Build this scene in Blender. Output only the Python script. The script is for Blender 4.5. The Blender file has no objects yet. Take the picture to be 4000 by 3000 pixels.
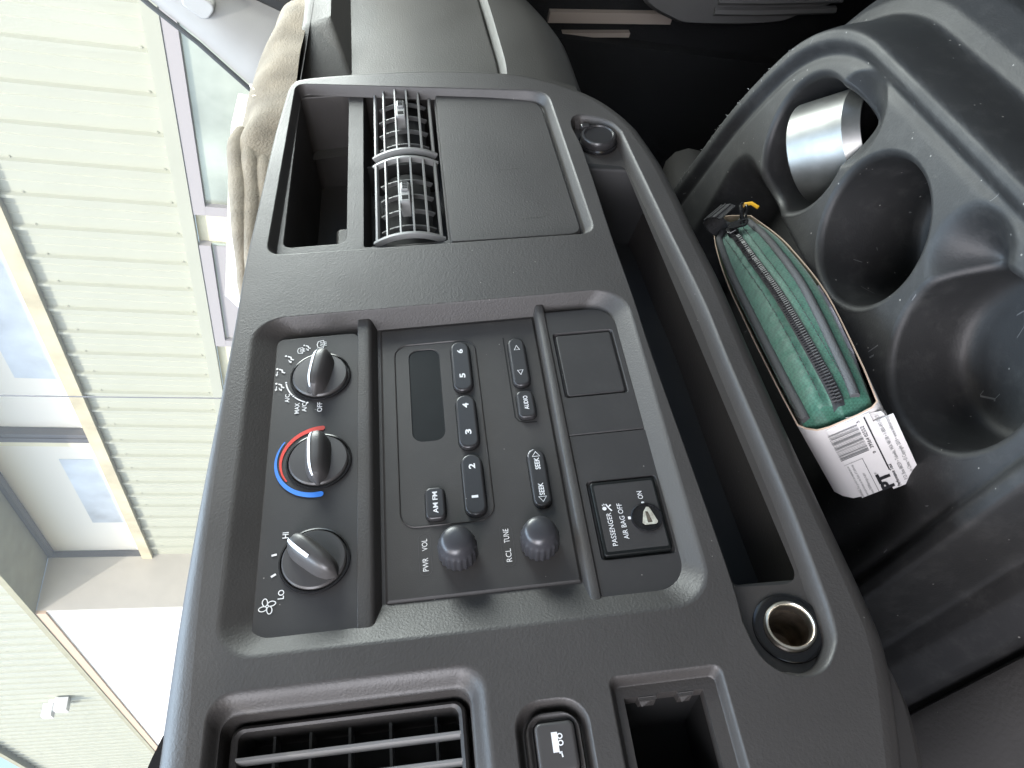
import bpy, bmesh, math, random
import numpy as np
from mathutils import Matrix, Vector
random.seed(7); np.random.seed(7)
S = bpy.context.scene
C = S.collection
PI = math.pi

# ------------------------------------------------------------------ camera
OZ = 1.2                                   # radio centre above the ground
CAM = Vector((-0.2539, -0.3551, 0.0751 + OZ))
IX = Vector((-0.1179, -0.1883, -0.9750)); IY = Vector((-0.7717, 0.6353, -0.0294)); IZ = Vector((0.6249, 0.7490, -0.2202))
cd = bpy.data.cameras.new('camera'); cam = bpy.data.objects.new('camera', cd); C.objects.link(cam)
cam.matrix_world = Matrix(((IX.x, -IY.x, -IZ.x, CAM.x), (IX.y, -IY.y, -IZ.y, CAM.y), (IX.z, -IY.z, -IZ.z, CAM.z), (0, 0, 0, 1)))
cd.sensor_width = 36; cd.lens = 28.12; cd.clip_start = 0.01; cd.clip_end = 500
S.camera = cam
# ------------------------------------------------------------------ light
w = bpy.data.worlds.new('World'); S.world = w; w.use_nodes = True
nt = w.node_tree; bg = nt.nodes['Background']
sky = nt.nodes.new('ShaderNodeTexSky'); sky.sky_type = 'NISHITA'; sky.sun_disc = False
SUN_DIR = Vector((-0.62, -0.22, 0.75)).normalized()
sky.sun_elevation = math.asin(SUN_DIR.z); sky.sun_rotation = math.atan2(SUN_DIR.x, SUN_DIR.y)
sky.air_density = 1.0; sky.dust_density = 2.5; sky.ozone_density = 1.0
nt.links.new(sky.outputs[0], bg.inputs[0]); bg.inputs[1].default_value = 0.13
def lamp(name, kind, energy, col):
    l = bpy.data.lights.new(name, kind); l.energy = energy; l.color = col
    o = bpy.data.objects.new(name, l); C.objects.link(o); return o, l
def aim(o, loc, to):
    o.location = loc; o.rotation_euler = (Vector(to) - Vector(loc)).to_track_quat('-Z', 'Y').to_euler()
so, sl = lamp('sun', 'SUN', 1.2, (1, 0.95, 0.87)); sl.angle = math.radians(0.6)
so.rotation_euler = SUN_DIR.to_track_quat('Z', 'Y').to_euler()
po, pl = lamp('passenger_window_daylight', 'AREA', 8.5, (0.94, 1.0, 0.94)); pl.shape = 'RECTANGLE'; pl.size = 0.75; pl.size_y = 0.5
aim(po, (0.98, -0.15, OZ + 0.33), (0.0, -0.05, OZ - 0.02))
do, dl = lamp('driver_window_daylight', 'AREA', 5.2, (0.94, 0.93, 1.0)); dl.shape = 'RECTANGLE'; dl.size = 0.8; dl.size_y = 0.45
aim(do, (-0.98, -0.38, OZ + 0.36), (0.0, -0.02, OZ - 0.02))
wo, wl = lamp('windshield_daylight', 'AREA', 13, (0.62, 0.80, 1.0)); wl.shape = 'RECTANGLE'; wl.size = 1.5; wl.size_y = 0.7
aim(wo, (0.0, 0.14, OZ + 1.05), (0.0, -0.06, OZ))
S.view_settings.view_transform = 'Standard'; S.view_settings.look = 'None'
S.view_settings.exposure = 1.6; S.view_settings.gamma = 1.0; S.view_settings.use_curve_mapping = False
S.cycles.use_denoising = True; S.cycles.max_bounces = 8; S.cycles.sample_clamp_indirect = 6.0
S.cycles.caustics_reflective = False; S.cycles.caustics_refractive = False

# ------------------------------------------------------------------ frames
NZ = Vector((0, 0.9812, 0.1931)).normalized()
# dash frame: columns a (right), b (up the face), n (towards the cab)
DA = Vector((1, 0, 0)); DB = Vector((0, NZ.z, NZ.y)); DN = Vector((0, -NZ.y, NZ.z))
MD = Matrix(((DA.x, DB.x, DN.x, 0), (DA.y, DB.y, DN.y, 0), (DA.z, DB.z, DN.z, OZ), (0, 0, 0, 1)))
MW = Matrix.Translation((0, 0, OZ))
F0 = 0.012

# ------------------------------------------------------------------ materials
MATS = {}
def nodes(name):
    m = bpy.data.materials.new(name); m.use_nodes = True; MATS[name] = m
    t = m.node_tree; return m, t, t.nodes['Principled BSDF']
def plastic(name, col, rough=0.5, grain=900, bump=0.25, dust=0.0, spec=0.5, smear=0.12, scratch=False):
    m, t, p = nodes(name); N = t.nodes; Lk = t.links
    tc = N.new('ShaderNodeTexCoord')
    p.inputs['Roughness'].default_value = rough; p.inputs['Specular IOR Level'].default_value = spec
    nz = N.new('ShaderNodeTexNoise'); nz.inputs['Scale'].default_value = 14; nz.inputs['Detail'].default_value = 5
    Lk.new(tc.outputs['Object'], nz.inputs['Vector'])
    mr = N.new('ShaderNodeMapRange'); mr.inputs[1].default_value = 0.3; mr.inputs[2].default_value = 0.7
    mr.inputs[3].default_value = rough - smear * 0.5; mr.inputs[4].default_value = rough + smear * 0.5
    Lk.new(nz.outputs[0], mr.inputs[0]); Lk.new(mr.outputs[0], p.inputs['Roughness'])
    mix = N.new('ShaderNodeMixRGB'); mix.inputs[1].default_value = (*[c * 0.88 for c in col], 1); mix.inputs[2].default_value = (*[c * 1.12 for c in col], 1)
    Lk.new(nz.outputs[0], mix.inputs[0]); last = mix.outputs[0]
    if dust > 0:
        vo = N.new('ShaderNodeTexVoronoi'); vo.inputs['Scale'].default_value = 130; Lk.new(tc.outputs['Object'], vo.inputs['Vector'])
        lt = N.new('ShaderNodeMath'); lt.operation = 'LESS_THAN'; lt.inputs[1].default_value = 0.055 * (0.6 + dust)
        Lk.new(vo.outputs['Distance'], lt.inputs[0])
        gt = N.new('ShaderNodeSeparateColor'); Lk.new(vo.outputs['Color'], gt.inputs[0])
        g2 = N.new('ShaderNodeMath'); g2.operation = 'LESS_THAN'; g2.inputs[1].default_value = 0.10 + 0.35 * dust; Lk.new(gt.outputs[0], g2.inputs[0])
        mu = N.new('ShaderNodeMath'); mu.operation = 'MULTIPLY'; Lk.new(lt.outputs[0], mu.inputs[0]); Lk.new(g2.outputs[0], mu.inputs[1])
        sc = N.new('ShaderNodeMath'); sc.operation = 'MULTIPLY'; sc.inputs[1].default_value = 0.35; Lk.new(mu.outputs[0], sc.inputs[0])
        m2 = N.new('ShaderNodeMixRGB'); m2.inputs[2].default_value = (0.5, 0.48, 0.44, 1); Lk.new(sc.outputs[0], m2.inputs[0]); Lk.new(last, m2.inputs[1]); last = m2.outputs[0]
        # soft film of dust
        nd = N.new('ShaderNodeTexNoise'); nd.inputs['Scale'].default_value = 60; nd.inputs['Detail'].default_value = 8; nd.inputs['Roughness'].default_value = 0.75
        Lk.new(tc.outputs['Object'], nd.inputs['Vector'])
        md = N.new('ShaderNodeMapRange'); md.inputs[1].default_value = 0.5; md.inputs[2].default_value = 0.85; md.inputs[4].default_value = 0.10 * dust
        Lk.new(nd.outputs[0], md.inputs[0])
        m3 = N.new('ShaderNodeMixRGB'); m3.inputs[2].default_value = (0.35, 0.34, 0.32, 1); Lk.new(md.outputs[0], m3.inputs[0]); Lk.new(last, m3.inputs[1]); last = m3.outputs[0]
    if scratch:
        ws = N.new('ShaderNodeTexVoronoi'); ws.feature = 'DISTANCE_TO_EDGE'; ws.inputs['Scale'].default_value = 34
        mp = N.new('ShaderNodeMapping'); mp.inputs['Scale'].default_value = (1, 0.25, 1); mp.inputs['Rotation'].default_value = (0, 0, 0.7)
        Lk.new(tc.outputs['Object'], mp.inputs['Vector']); Lk.new(mp.outputs[0], ws.inputs['Vector'])
        l2 = N.new('ShaderNodeMath'); l2.operation = 'LESS_THAN'; l2.inputs[1].default_value = 0.006; Lk.new(ws.outputs[0], l2.inputs[0])
        n3 = N.new('ShaderNodeTexNoise'); n3.inputs['Scale'].default_value = 45; Lk.new(tc.outputs['Object'], n3.inputs['Vector'])
        g3 = N.new('ShaderNodeMath'); g3.operation = 'GREATER_THAN'; g3.inputs[1].default_value = 0.66; Lk.new(n3.outputs[0], g3.inputs[0])
        mm = N.new('ShaderNodeMath'); mm.operation = 'MULTIPLY'; Lk.new(l2.outputs[0], mm.inputs[0]); Lk.new(g3.outputs[0], mm.inputs[1])
        ms = N.new('ShaderNodeMath'); ms.operation = 'MULTIPLY'; ms.inputs[1].default_value = 0.22; Lk.new(mm.outputs[0], ms.inputs[0])
        m4 = N.new('ShaderNodeMixRGB'); m4.inputs[2].default_value = (0.4, 0.4, 0.4, 1); Lk.new(ms.outputs[0], m4.inputs[0]); Lk.new(last, m4.inputs[1]); last = m4.outputs[0]
    Lk.new(last, p.inputs['Base Color'])
    if bump > 0:
        v2 = N.new('ShaderNodeTexNoise'); v2.inputs['Scale'].default_value = grain; v2.inputs['Detail'].default_value = 2
        Lk.new(tc.outputs['Object'], v2.inputs['Vector'])
        bp = N.new('ShaderNodeBump'); bp.inputs['Strength'].default_value = bump; bp.inputs['Distance'].default_value = 0.0006
        Lk.new(v2.outputs[0], bp.inputs['Height']); Lk.new(bp.outputs[0], p.inputs['Normal'])
    return m
def plain(name, col, rough=0.5, metal=0.0, spec=0.5, var=0.0, scale=30, bump=0, bscale=400):
    m, t, p = nodes(name)
    p.inputs['Base Color'].default_value = (*col, 1); p.inputs['Roughness'].default_value = rough; p.inputs['Metallic'].default_value = metal
    p.inputs['Specular IOR Level'].default_value = spec
    N = t.nodes; Lk = t.links
    if var > 0 or bump > 0:
        tc = N.new('ShaderNodeTexCoord')
    if var > 0:
        nz = N.new('ShaderNodeTexNoise'); nz.inputs['Scale'].default_value = scale; nz.inputs['Detail'].default_value = 6
        Lk.new(tc.outputs['Object'], nz.inputs['Vector'])
        r = N.new('ShaderNodeMapRange'); r.inputs[1].default_value = .3; r.inputs[2].default_value = .7; Lk.new(nz.outputs[0], r.inputs[0])
        mx = N.new('ShaderNodeMixRGB'); mx.inputs[1].default_value = (*[c * (1 - var) for c in col], 1); mx.inputs[2].default_value = (*[min(1, c * (1 + var)) for c in col], 1)
        Lk.new(r.outputs[0], mx.inputs[0]); Lk.new(mx.outputs[0], p.inputs['Base Color'])
    if bump > 0:
        nb = N.new('ShaderNodeTexNoise'); nb.inputs['Scale'].default_value = bscale; nb.inputs['Detail'].default_value = 4; Lk.new(tc.outputs['Object'], nb.inputs['Vector'])
        bp = N.new('ShaderNodeBump'); bp.inputs['Strength'].default_value = bump; bp.inputs['Distance'].default_value = 0.001
        Lk.new(nb.outputs[0], bp.inputs['Height']); Lk.new(bp.outputs[0], p.inputs['Normal'])
    return m
def weave(name, col, col2, sc=650):
    m, t, p = nodes(name); N = t.nodes; Lk = t.links
    tc = N.new('ShaderNodeTexCoord')
    p.inputs['Roughness'].default_value = 0.6; p.inputs['Sheen Weight'].default_value = 0.25
    ck = N.new('ShaderNodeTexChecker'); ck.inputs['Scale'].default_value = sc; ck.inputs[1].default_value = (*col, 1); ck.inputs[2].default_value = (*col2, 1)
    mp = N.new('ShaderNodeMapping'); mp.inputs['Rotation'].default_value = (0.5, 0.6, 0.8); Lk.new(tc.outputs['Object'], mp.inputs[0]); Lk.new(mp.outputs[0], ck.inputs[0])
    Lk.new(ck.outputs[0], p.inputs['Base Color'])
    w1 = N.new('ShaderNodeTexNoise'); w1.inputs['Scale'].default_value = 55; w1.inputs['Detail'].default_value = 3; Lk.new(tc.outputs['Object'], w1.inputs[0])
    b1 = N.new('ShaderNodeBump'); b1.inputs['Strength'].default_value = 0.5; b1.inputs['Distance'].default_value = 0.004; Lk.new(w1.outputs[0], b1.inputs['Height'])
    b2 = N.new('ShaderNodeBump'); b2.inputs['Strength'].default_value = 0.35; b2.inputs['Distance'].default_value = 0.0006; Lk.new(ck.outputs[1], b2.inputs['Height']); Lk.new(b1.outputs[0], b2.inputs['Normal'])
    Lk.new(b2.outputs[0], p.inputs['Normal'])
    return m
plastic('dash', (0.043, 0.0397, 0.0376), 0.50, 800, 0.28, dust=0.18)
plastic('satin', (0.035, 0.0325, 0.031), 0.5, 1500, 0.12, dust=0.3)
plastic('panelblack', (0.027, 0.0255, 0.0255), 0.55, 1500, 0.08, dust=0.25)
plastic('button', (0.026, 0.025, 0.026), 0.32, 1500, 0.03, dust=0.15, smear=0.08)
plastic('knob', (0.056, 0.053, 0.052), 0.40, 1500, 0.05, smear=0.1)
plastic('consolep', (0.0165, 0.0166, 0.0168), 0.54, 700, 0.2, dust=0.8, scratch=True, spec=0.45)
plastic('leather', (0.066, 0.064, 0.062), 0.46, 420, 0.4, dust=0.3)
plastic('radioknob', (0.036, 0.036, 0.040), 0.34, 1500, 0.04, smear=0.1)
plastic('vanegrey', (0.11, 0.11, 0.108), 0.45, 1500, 0.02)
plastic('ventblack', (0.014, 0.014, 0.015), 0.4, 1500, 0.03)
plastic('slat', (0.21, 0.21, 0.205), 0.42, 1500, 0.02)
plastic('trimgrey', (0.27, 0.268, 0.26), 0.6, 700, 0.25)
plastic('passenger', (0.055, 0.052, 0.0475), 0.5, 700, 0.35)
plain('black', (0.006, 0.006, 0.006), 0.8)
plain('tray_shade', (0.014, 0.014, 0.0142), 0.6, var=.2, scale=30); plain('gap', (0.004, 0.004, 0.004), 0.9); plain('ventdark', (0.008, 0.008, 0.008), 0.8)
plain('gloss_black', (0.012, 0.012, 0.013), 0.18)
plain('display', (0.006, 0.007, 0.007), 0.4, spec=0.25, var=0.3, scale=40)
plain('white', (0.72, 0.73, 0.74), 0.6)
plain('offwhite', (0.72, 0.72, 0.71), 0.6)
plain('ink', (0.015, 0.015, 0.018), 0.6)
plain('red', (0.62, 0.045, 0.03), 0.5)
plain('blue', (0.045, 0.21, 0.68), 0.5)
plain('greytext', (0.24, 0.24, 0.24), 0.6)
plain('chrome', (0.86, 0.80, 0.70), 0.30, 1.0)
plain('tarnish', (0.30, 0.25, 0.20), 0.5, 1.0, var=.5, scale=160)
plain('key_metal', (0.80, 0.74, 0.62), 0.3, 0.6, var=.4, scale=300)
plain('carpet', (0.012, 0.013, 0.014), 0.95, bump=1.0, bscale=500)
plain('doorpanel', (0.15, 0.15, 0.147), 0.6, bump=.4, bscale=500)
plain('seatcloth', (0.05, 0.06, 0.065), 0.85, bump=.6, bscale=700)
plain('beige', (0.42, 0.36, 0.31), 0.6)
plain('rubber', (0.012, 0.012, 0.012), 0.6)
plain('suede', (0.155, 0.130, 0.097), 0.9, var=.22, scale=40, bump=1.0, bscale=520)
plain('paper', (0.80, 0.80, 0.78), 0.7)
plain('card', (0.72, 0.70, 0.69), 0.55, var=.04, scale=25)
plain('cardedge', (0.55, 0.42, 0.32), 0.8)
plain('webbing', (0.028, 0.028, 0.029), 0.7, bump=1, bscale=500)
plain('zip', (0.014, 0.014, 0.015), 0.75)
plain('piping', (0.075, 0.077, 0.08), 0.7, bump=.8, bscale=1200)
plain('yellow', (0.75, 0.42, 0.02), 0.4)
plain('steel', (0.27, 0.27, 0.26), 0.42, 1.0, var=.15, scale=60)
plain('poly', (0.50, 0.48, 0.54), 0.12, 0.25)
weave('green', (0.018, 0.088, 0.058), (0.031, 0.128, 0.086))
plain('siding', (0.395, 0.408, 0.335), 0.5, var=.03, scale=3)
plain('rib', (0.42, 0.48, 0.38), 0.5)
plain('screwgrey', (0.34, 0.35, 0.29), 0.5)
plain('beam', (0.52, 0.47, 0.33), 0.7, var=.2, scale=4)
plain('frame_dark', (0.10, 0.095, 0.10), 0.5)
plain('frame_mid', (0.36, 0.34, 0.35), 0.5)
plain('soffit', (0.34, 0.33, 0.23), 0.8, var=.08, scale=6)
plain('returnwall', (0.55, 0.52, 0.47), 0.8, var=.05, scale=5)
plain('whitedoor', (0.93, 0.92, 0.90), 0.6)
plain('peach', (0.62, 0.46, 0.33), 0.7)
plain('wallcream', (0.72, 0.70, 0.52), 0.8, var=.1, scale=5)
plain('blind', (0.86, 0.86, 0.80), 0.7); plain('painted_sky', (0.58, 0.65, 0.72), 0.3, var=.25, scale=2.5)
plain('headliner', (0.42, 0.42, 0.41), 0.9)
# thin clear glass
m, t, p = nodes('windscreen'); t.nodes.remove(p)
tr = t.nodes.new('ShaderNodeBsdfTransparent'); gl = t.nodes.new('ShaderNodeBsdfGlossy'); gl.inputs['Roughness'].default_value = 0.02
tr.inputs[0].default_value = (0.97, 0.99, 0.98, 1)
fr = t.nodes.new('ShaderNodeFresnel'); fr.inputs[0].default_value = 1.03
mx = t.nodes.new('ShaderNodeMixShader'); t.links.new(fr.outputs[0], mx.inputs[0]); t.links.new(tr.outputs[0], mx.inputs[1]); t.links.new(gl.outputs[0], mx.inputs[2])
tl = t.nodes.new('ShaderNodeBsdfTranslucent'); tl.inputs[0].default_value = (0.95, 0.96, 0.93, 1)
m5 = t.nodes.new('ShaderNodeMixShader'); m5.inputs[0].default_value = 0.04; t.links.new(mx.outputs[0], m5.inputs[1]); t.links.new(tl.outputs[0], m5.inputs[2])
t.links.new(m5.outputs[0], t.nodes['Material Output'].inputs[0])
# window pane of the building
plain('pane', (0.42, 0.45, 0.38), 0.15, 0.25, spec=1.0, var=.45, scale=1.8)
# brushed stain of wear on the ring etc. is in 'steel'

# ------------------------------------------------------------------ mesh building
ORG = {}
class MB:
    def __init__(s): s.v = []; s.f = []
    def add(s, vs, fs):
        k = len(s.v); s.v += [tuple(x) for x in vs]; s.f += [tuple(i + k for i in f) for f in fs]; return s
    def box(s, a0, a1, b0, b1, c0, c1):
        return s.add([(a0,b0,c0),(a1,b0,c0),(a1,b1,c0),(a0,b1,c0),(a0,b0,c1),(a1,b0,c1),(a1,b1,c1),(a0,b1,c1)],
                     [(3,2,1,0),(4,5,6,7),(0,1,5,4),(1,2,6,5),(2,3,7,6),(3,0,4,7)])
    def loft(s, rings, cap0=False, cap1=False, closed=True):
        m = len(rings[0]); vs = [p for r in rings for p in r]; fs = []
        for i in range(len(rings) - 1):
            for j in range(m if closed else m - 1):
                k = (j + 1) % m; fs.append((i*m+j, i*m+k, (i+1)*m+k, (i+1)*m+j))
        if cap0: fs.append(tuple(reversed(range(m))))
        if cap1: fs.append(tuple((len(rings)-1)*m + j for j in range(m)))
        return s.add(vs, fs)
    def rprism(s, loopf, n0, n1, fil=0.001, steps=3, cap0=False):
        """rounded block: loopf(inset) gives the outline inset by that much"""
        rings = [[(x, y, n0) for x, y in loopf(0)]]
        for i in range(steps + 1):
            a = i / steps * PI / 2
            rings.append([(x, y, n1 - fil + fil * math.sin(a)) for x, y in loopf(fil * (1 - math.cos(a)))])
        rings.append([(x, y, n1) for x, y in loopf(fil + 0.0005)])
        return s.loft(rings, cap0=cap0, cap1=True)
    def plate(s, outer, holes, n):
        """flat sheet with holes: constrained triangulation, triangles kept by an even-odd test"""
        from mathutils.geometry import delaunay_2d_cdt
        pts = []; ed = []
        for lp in [outer] + holes:
            k = len(pts); pts += [Vector((x, y)) for x, y in lp]; ed += [(k + i, k + (i + 1) % len(lp)) for i in range(len(lp))]
        vs, _, fs, _, _, _ = delaunay_2d_cdt(pts, ed, [], 0, 1e-7)
        def inside(p, L):
            r = False
            for i in range(len(L)):
                x0, y0 = L[i - 1]; x1, y1 = L[i]
                if (y0 > p[1]) != (y1 > p[1]) and p[0] < (x1 - x0) * (p[1] - y0) / (y1 - y0) + x0: r = not r
            return r
        keep = []
        for f in fs:
            c = ((vs[f[0]].x + vs[f[1]].x + vs[f[2]].x) / 3, (vs[f[0]].y + vs[f[1]].y + vs[f[2]].y) / 3)
            if inside(c, outer) and not any(inside(c, h) for h in holes):
                a, b, d = (vs[i] for i in f)
                if (b.x-a.x)*(d.y-a.y) - (b.y-a.y)*(d.x-a.x) < 0: f = tuple(reversed(f))
                keep.append(tuple(f))
        return s.add([(v.x, v.y, n) for v in vs], keep)
    def tube(s, pts, r, seg=8, cap=True):
        pts = [Vector(p) for p in pts]; rings = []; up = None
        for i, p in enumerate(pts):
            d = (pts[min(i + 1, len(pts) - 1)] - pts[max(i - 1, 0)]).normalized()
            if up is None: up = d.orthogonal().normalized()
            up = (up - d * up.dot(d)).normalized(); sd = d.cross(up)
            rr = r[i] if isinstance(r, (list, tuple)) else r
            rings.append([tuple(p + (up * math.cos(2*PI*k/seg) + sd * math.sin(2*PI*k/seg)) * rr) for k in range(seg)])
        return s.loft(rings, cap, cap)
    def lathe(s, prof, ctr, seg=40, cap0=False, cap1=False):
        return s.loft([[(ctr[0] + r*math.cos(2*PI*k/seg), ctr[1] + r*math.sin(2*PI*k/seg), n) for k in range(seg)] for r, n in prof], cap0, cap1)
    def ribbon(s, pts, wd, n, closed=False):
        L = []; Rr = []; m = len(pts)
        for i, p in enumerate(pts):
            q0 = pts[i - 1] if (i > 0 or closed) else p; q1 = pts[(i + 1) % m] if (i < m - 1 or closed) else p
            dx, dy = q1[0] - q0[0], q1[1] - q0[1]; l = math.hypot(dx, dy) or 1; nx, ny = -dy / l, dx / l
            h = (wd[i] if isinstance(wd, (list, tuple)) else wd) / 2
            L.append((p[0] + nx*h, p[1] + ny*h, n)); Rr.append((p[0] - nx*h, p[1] - ny*h, n))
        k = m if closed else m - 1
        return s.add(L + Rr, [(i, m + i, m + (i + 1) % m, (i + 1) % m) for i in range(k)])
    def poly(s, pts, n): return s.add([(x, y, n) for x, y in pts], [tuple(range(len(pts)))])
SHIFT = {}
def shifted(v, dn): k = 1 - dn/0.363; return (-0.254 + (v[0] + 0.254)*k, 0.005 + (v[1] - 0.005)*k, v[2] + dn)
def empty(name, frame, o, label, cat, group=None, kind=None):
    e = bpy.data.objects.new(name, None); C.objects.link(e); e.empty_display_size = 0.02
    e.matrix_world = frame @ Matrix.Translation(o); ORG[e] = Vector(o)
    if label: e['label'] = label
    if cat: e['category'] = cat
    if group: e['group'] = group
    if kind: e['kind'] = kind
    return e
def build(name, mb, mat, parent=None, frame=None, angle=35, kind=None, label=None, cat=None, group=None):
    if parent in SHIFT: mb.v = [shifted(v, SHIFT[parent]) for v in mb.v]
    me = bpy.data.meshes.new(name)
    o = ORG.get(parent, Vector((0, 0, 0))) if parent else Vector((0, 0, 0))
    me.from_pydata([(x - o.x, y - o.y, z - o.z) for x, y, z in mb.v], [], mb.f); me.validate()
    if angle:
        me.shade_smooth(); me.set_sharp_from_angle(angle=math.radians(angle))
    me.materials.append(MATS[mat]); ob = bpy.data.objects.new(name, me); C.objects.link(ob)
    if parent is not None:
        ob.parent = parent; ORG[ob] = o
        if parent in SHIFT: SHIFT[ob] = SHIFT[parent]
    else: ob.matrix_world = frame; ORG[ob] = Vector((0, 0, 0))
    for k, v in (('kind', kind), ('label', label), ('category', cat), ('group', group)):
        if v: ob[k] = v
    return ob
def share(src, parent, name=None):
    ob = bpy.data.objects.new(name or src.name.split('.')[0], src.data); C.objects.link(ob); ob.parent = parent; ORG[ob] = ORG[parent]; return ob
def rr(a0, a1, b0, b1, r, seg=6):
    """rounded rectangle; r is one radius or (tr, tl, bl, br). returns f(inset) -> loop, counter-clockwise"""
    R4 = r if isinstance(r, (list, tuple)) else (r,) * 4
    def f(i=0.0):
        out = []
        for (cx, cy, sx, sy, q, rad) in ((a1, b1, -1, -1, 0, R4[0]), (a0, b1, 1, -1, 1, R4[1]), (a0, b0, 1, 1, 2, R4[2]), (a1, b0, -1, 1, 3, R4[3])):
            rad2 = max(rad - i, 0.0004); x = cx + sx * (i + rad2); y = cy + sy * (i + rad2)
            for k in range(seg + 1):
                t = (q + k / seg) * PI / 2; out.append((x + rad2 * math.cos(t), y + rad2 * math.sin(t)))
        return out
    return f
def quad_rr(c, r, seg=7):
    """rounded quadrilateral, corners tr, tl, bl, br"""
    out = []
    for i in range(4):
        p = Vector((*c[i], 0)); a = Vector((*c[i - 1], 0)); b = Vector((*c[(i + 1) % 4], 0))
        rad = r[i] if isinstance(r, (list, tuple)) else r
        p0 = p + (a - p).normalized() * rad; p1 = p + (b - p).normalized() * rad
        for k in range(seg + 1):
            t = k / seg; q = p0 * (1 - t)**2 + p * 2 * t * (1 - t) + p1 * t * t
            out.append((q.x, q.y))
    return out
def slope(la, na, lb, nb, e0=0.2, e1=0.2, steps=14):
    """rings from loop a to loop b with rounded shoulders"""
    rings = []
    for i in range(steps + 1):
        t = i / steps
        # trapezoid-velocity easing with shoulders e0 and e1
        d = 1 - e0 / 2 - e1 / 2
        if t < e0: g = t * t / (2 * e0) / d
        elif t < 1 - e1: g = (t - e0 / 2) / d
        else: g = 1 - (1 - t)**2 / (2 * e1) / d
        rings.append([(ax + (bx - ax) * t, ay + (by - ay) * t, na + (nb - na) * g) for (ax, ay), (bx, by) in zip(la, lb)])
    return rings
def steep(la, lb, na, nb, fil=0.0015):
    """rings for a near-vertical wall: a rounded rim then straight down"""
    rings = []
    for i in range(5):
        a = i / 4 * PI / 2; u = 0.35 * (math.sin(a)); rings.append([(ax + (bx-ax)*u, ay + (by-ay)*u, na - fil * (1 - math.cos(a))) for (ax, ay), (bx, by) in zip(la, lb)])
    rings += [[(ax + (bx-ax)*u, ay + (by-ay)*u, na - fil + (nb - na + fil)*v) for (ax, ay), (bx, by) in zip(la, lb)] for u, v in ((0.6, 0.12), (0.85, 0.4), (1.0, 1.0))]; return rings
def arc(cx, cy, r, t0, t1, n=20): return [(cx + r*math.cos(math.radians(t0 + (t1-t0)*i/n)), cy + r*math.sin(math.radians(t0 + (t1-t0)*i/n))) for i in range(n + 1)]
TXT = []
def text(body, parent, ca, cb, h, wd, n, mat='white', M=None, bold=0.0, name='lettering', rot=0):
    """flat lettering: centre, cap height, total width on the face"""
    cu = bpy.data.curves.new('lettering', 'FONT'); cu.body = body; cu.resolution_u = 3; cu.offset = bold
    ob = bpy.data.objects.new('lettering', cu); C.objects.link(ob)
    dg = bpy.context.evaluated_depsgraph_get(); dg.update()
    me = bpy.data.meshes.new_from_object(ob.evaluated_get(dg)); bpy.data.objects.remove(ob); bpy.data.curves.remove(cu)
    V = np.array([v.co[:] for v in me.vertices]); lo = V.min(0); hi = V.max(0)
    sx = wd / (hi[0] - lo[0]); sy = h / 0.73 if h > 0 else -h / (hi[1] - lo[1])
    if len(body) and not any(ch in body for ch in 'abcdefghijklmnopqrstuvwxyz'): sy = h / (hi[1] - lo[1])
    cx = (lo[0] + hi[0]) / 2; cy = (lo[1] + hi[1]) / 2
    mb = MB(); cr, sr = math.cos(rot), math.sin(rot)
    pts = []
    for x, y, z in V:
        x = (x - cx) * sx; y = (y - cy) * sy
        x, y = x * cr - y * sr, x * sr + y * cr
        q = (ca + x, cb + y, n)
        pts.append(tuple(M @ Vector(q)) if M is not None else q)
    mb.add(pts, [tuple(p.vertices) for p in me.polygons]); bpy.data.meshes.remove(me)
    return build(name, mb, mat, parent, angle=0)

# ================================================================== DASHBOARD
dash = empty('dashboard', MD, (0.08, -0.02, 0), 'dark grey moulded plastic dashboard centre section with recessed bays and long tray', 'dashboard')
def smooth_line(pts, n=6):
    """Catmull-Rom through points"""
    out = []
    for i in range(len(pts) - 1):
        p0 = pts[max(i-1,0)]; p1 = pts[i]; p2 = pts[i+1]; p3 = pts[min(i+2,len(pts)-1)]
        for k in range(n):
            t = k / n
            out.append(tuple(0.5*((2*p1[j]) + (-p0[j]+p2[j])*t + (2*p0[j]-5*p1[j]+4*p2[j]-p3[j])*t*t + (-p0[j]+3*p1[j]-3*p2[j]+p3[j])*t**3) for j in range(len(p1))))
    out.append(tuple(pts[-1])); return out
top_pts = [(0.352,0.114),(0.3,0.1195),(0.267,0.122),(0.19,0.127),(0.135,0.130),(0.0,0.1325),(-0.08,0.132),(-0.155,0.129),(-0.25,0.127),(-0.36,0.125)]
right_pts = [(0.265,-0.1445),(0.286,-0.1364),(0.3097,-0.1224),(0.3305,-0.1009),(0.342,-0.0837),(0.351,-0.0656),(0.3585,-0.0345),(0.3635,-0.003),(0.366,0.03),(0.3665,0.07),(0.365,0.10),(0.361,0.1105),(0.352,0.114)]
bot_pts = [(-0.36,-0.115),(-0.25,-0.135),(-0.19,-0.154),(-0.146,-0.1665),(-0.118,-0.168),(-0.056,-0.165),(0.03,-0.162),(0.097,-0.1605),(0.147,-0.157),(0.186,-0.155),(0.222,-0.152),(0.265,-0.1445)]
outline = smooth_line(bot_pts, 5)[:-1] + smooth_line(right_pts, 4)[:-1] + smooth_line(top_pts, 6)
def onormals(L):
    out = []
    for i, p in enumerate(L):
        a = L[i-1]; b = L[(i+1) % len(L)]; dx, dy = b[0]-a[0], b[1]-a[1]; l = math.hypot(dx, dy); out.append((dy/l, -dx/l))
    return out
ON = onormals(outline)
def orad(p, nrm):
    r = 0.007
    if nrm[1] > 0.6: r = 0.0022 + 0.0135 * min(1, max(0, (0.10 - p[0]) / 0.26))**1.3
    if nrm[1] < -0.3: r = 0.009
    return r
rings = []
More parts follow.
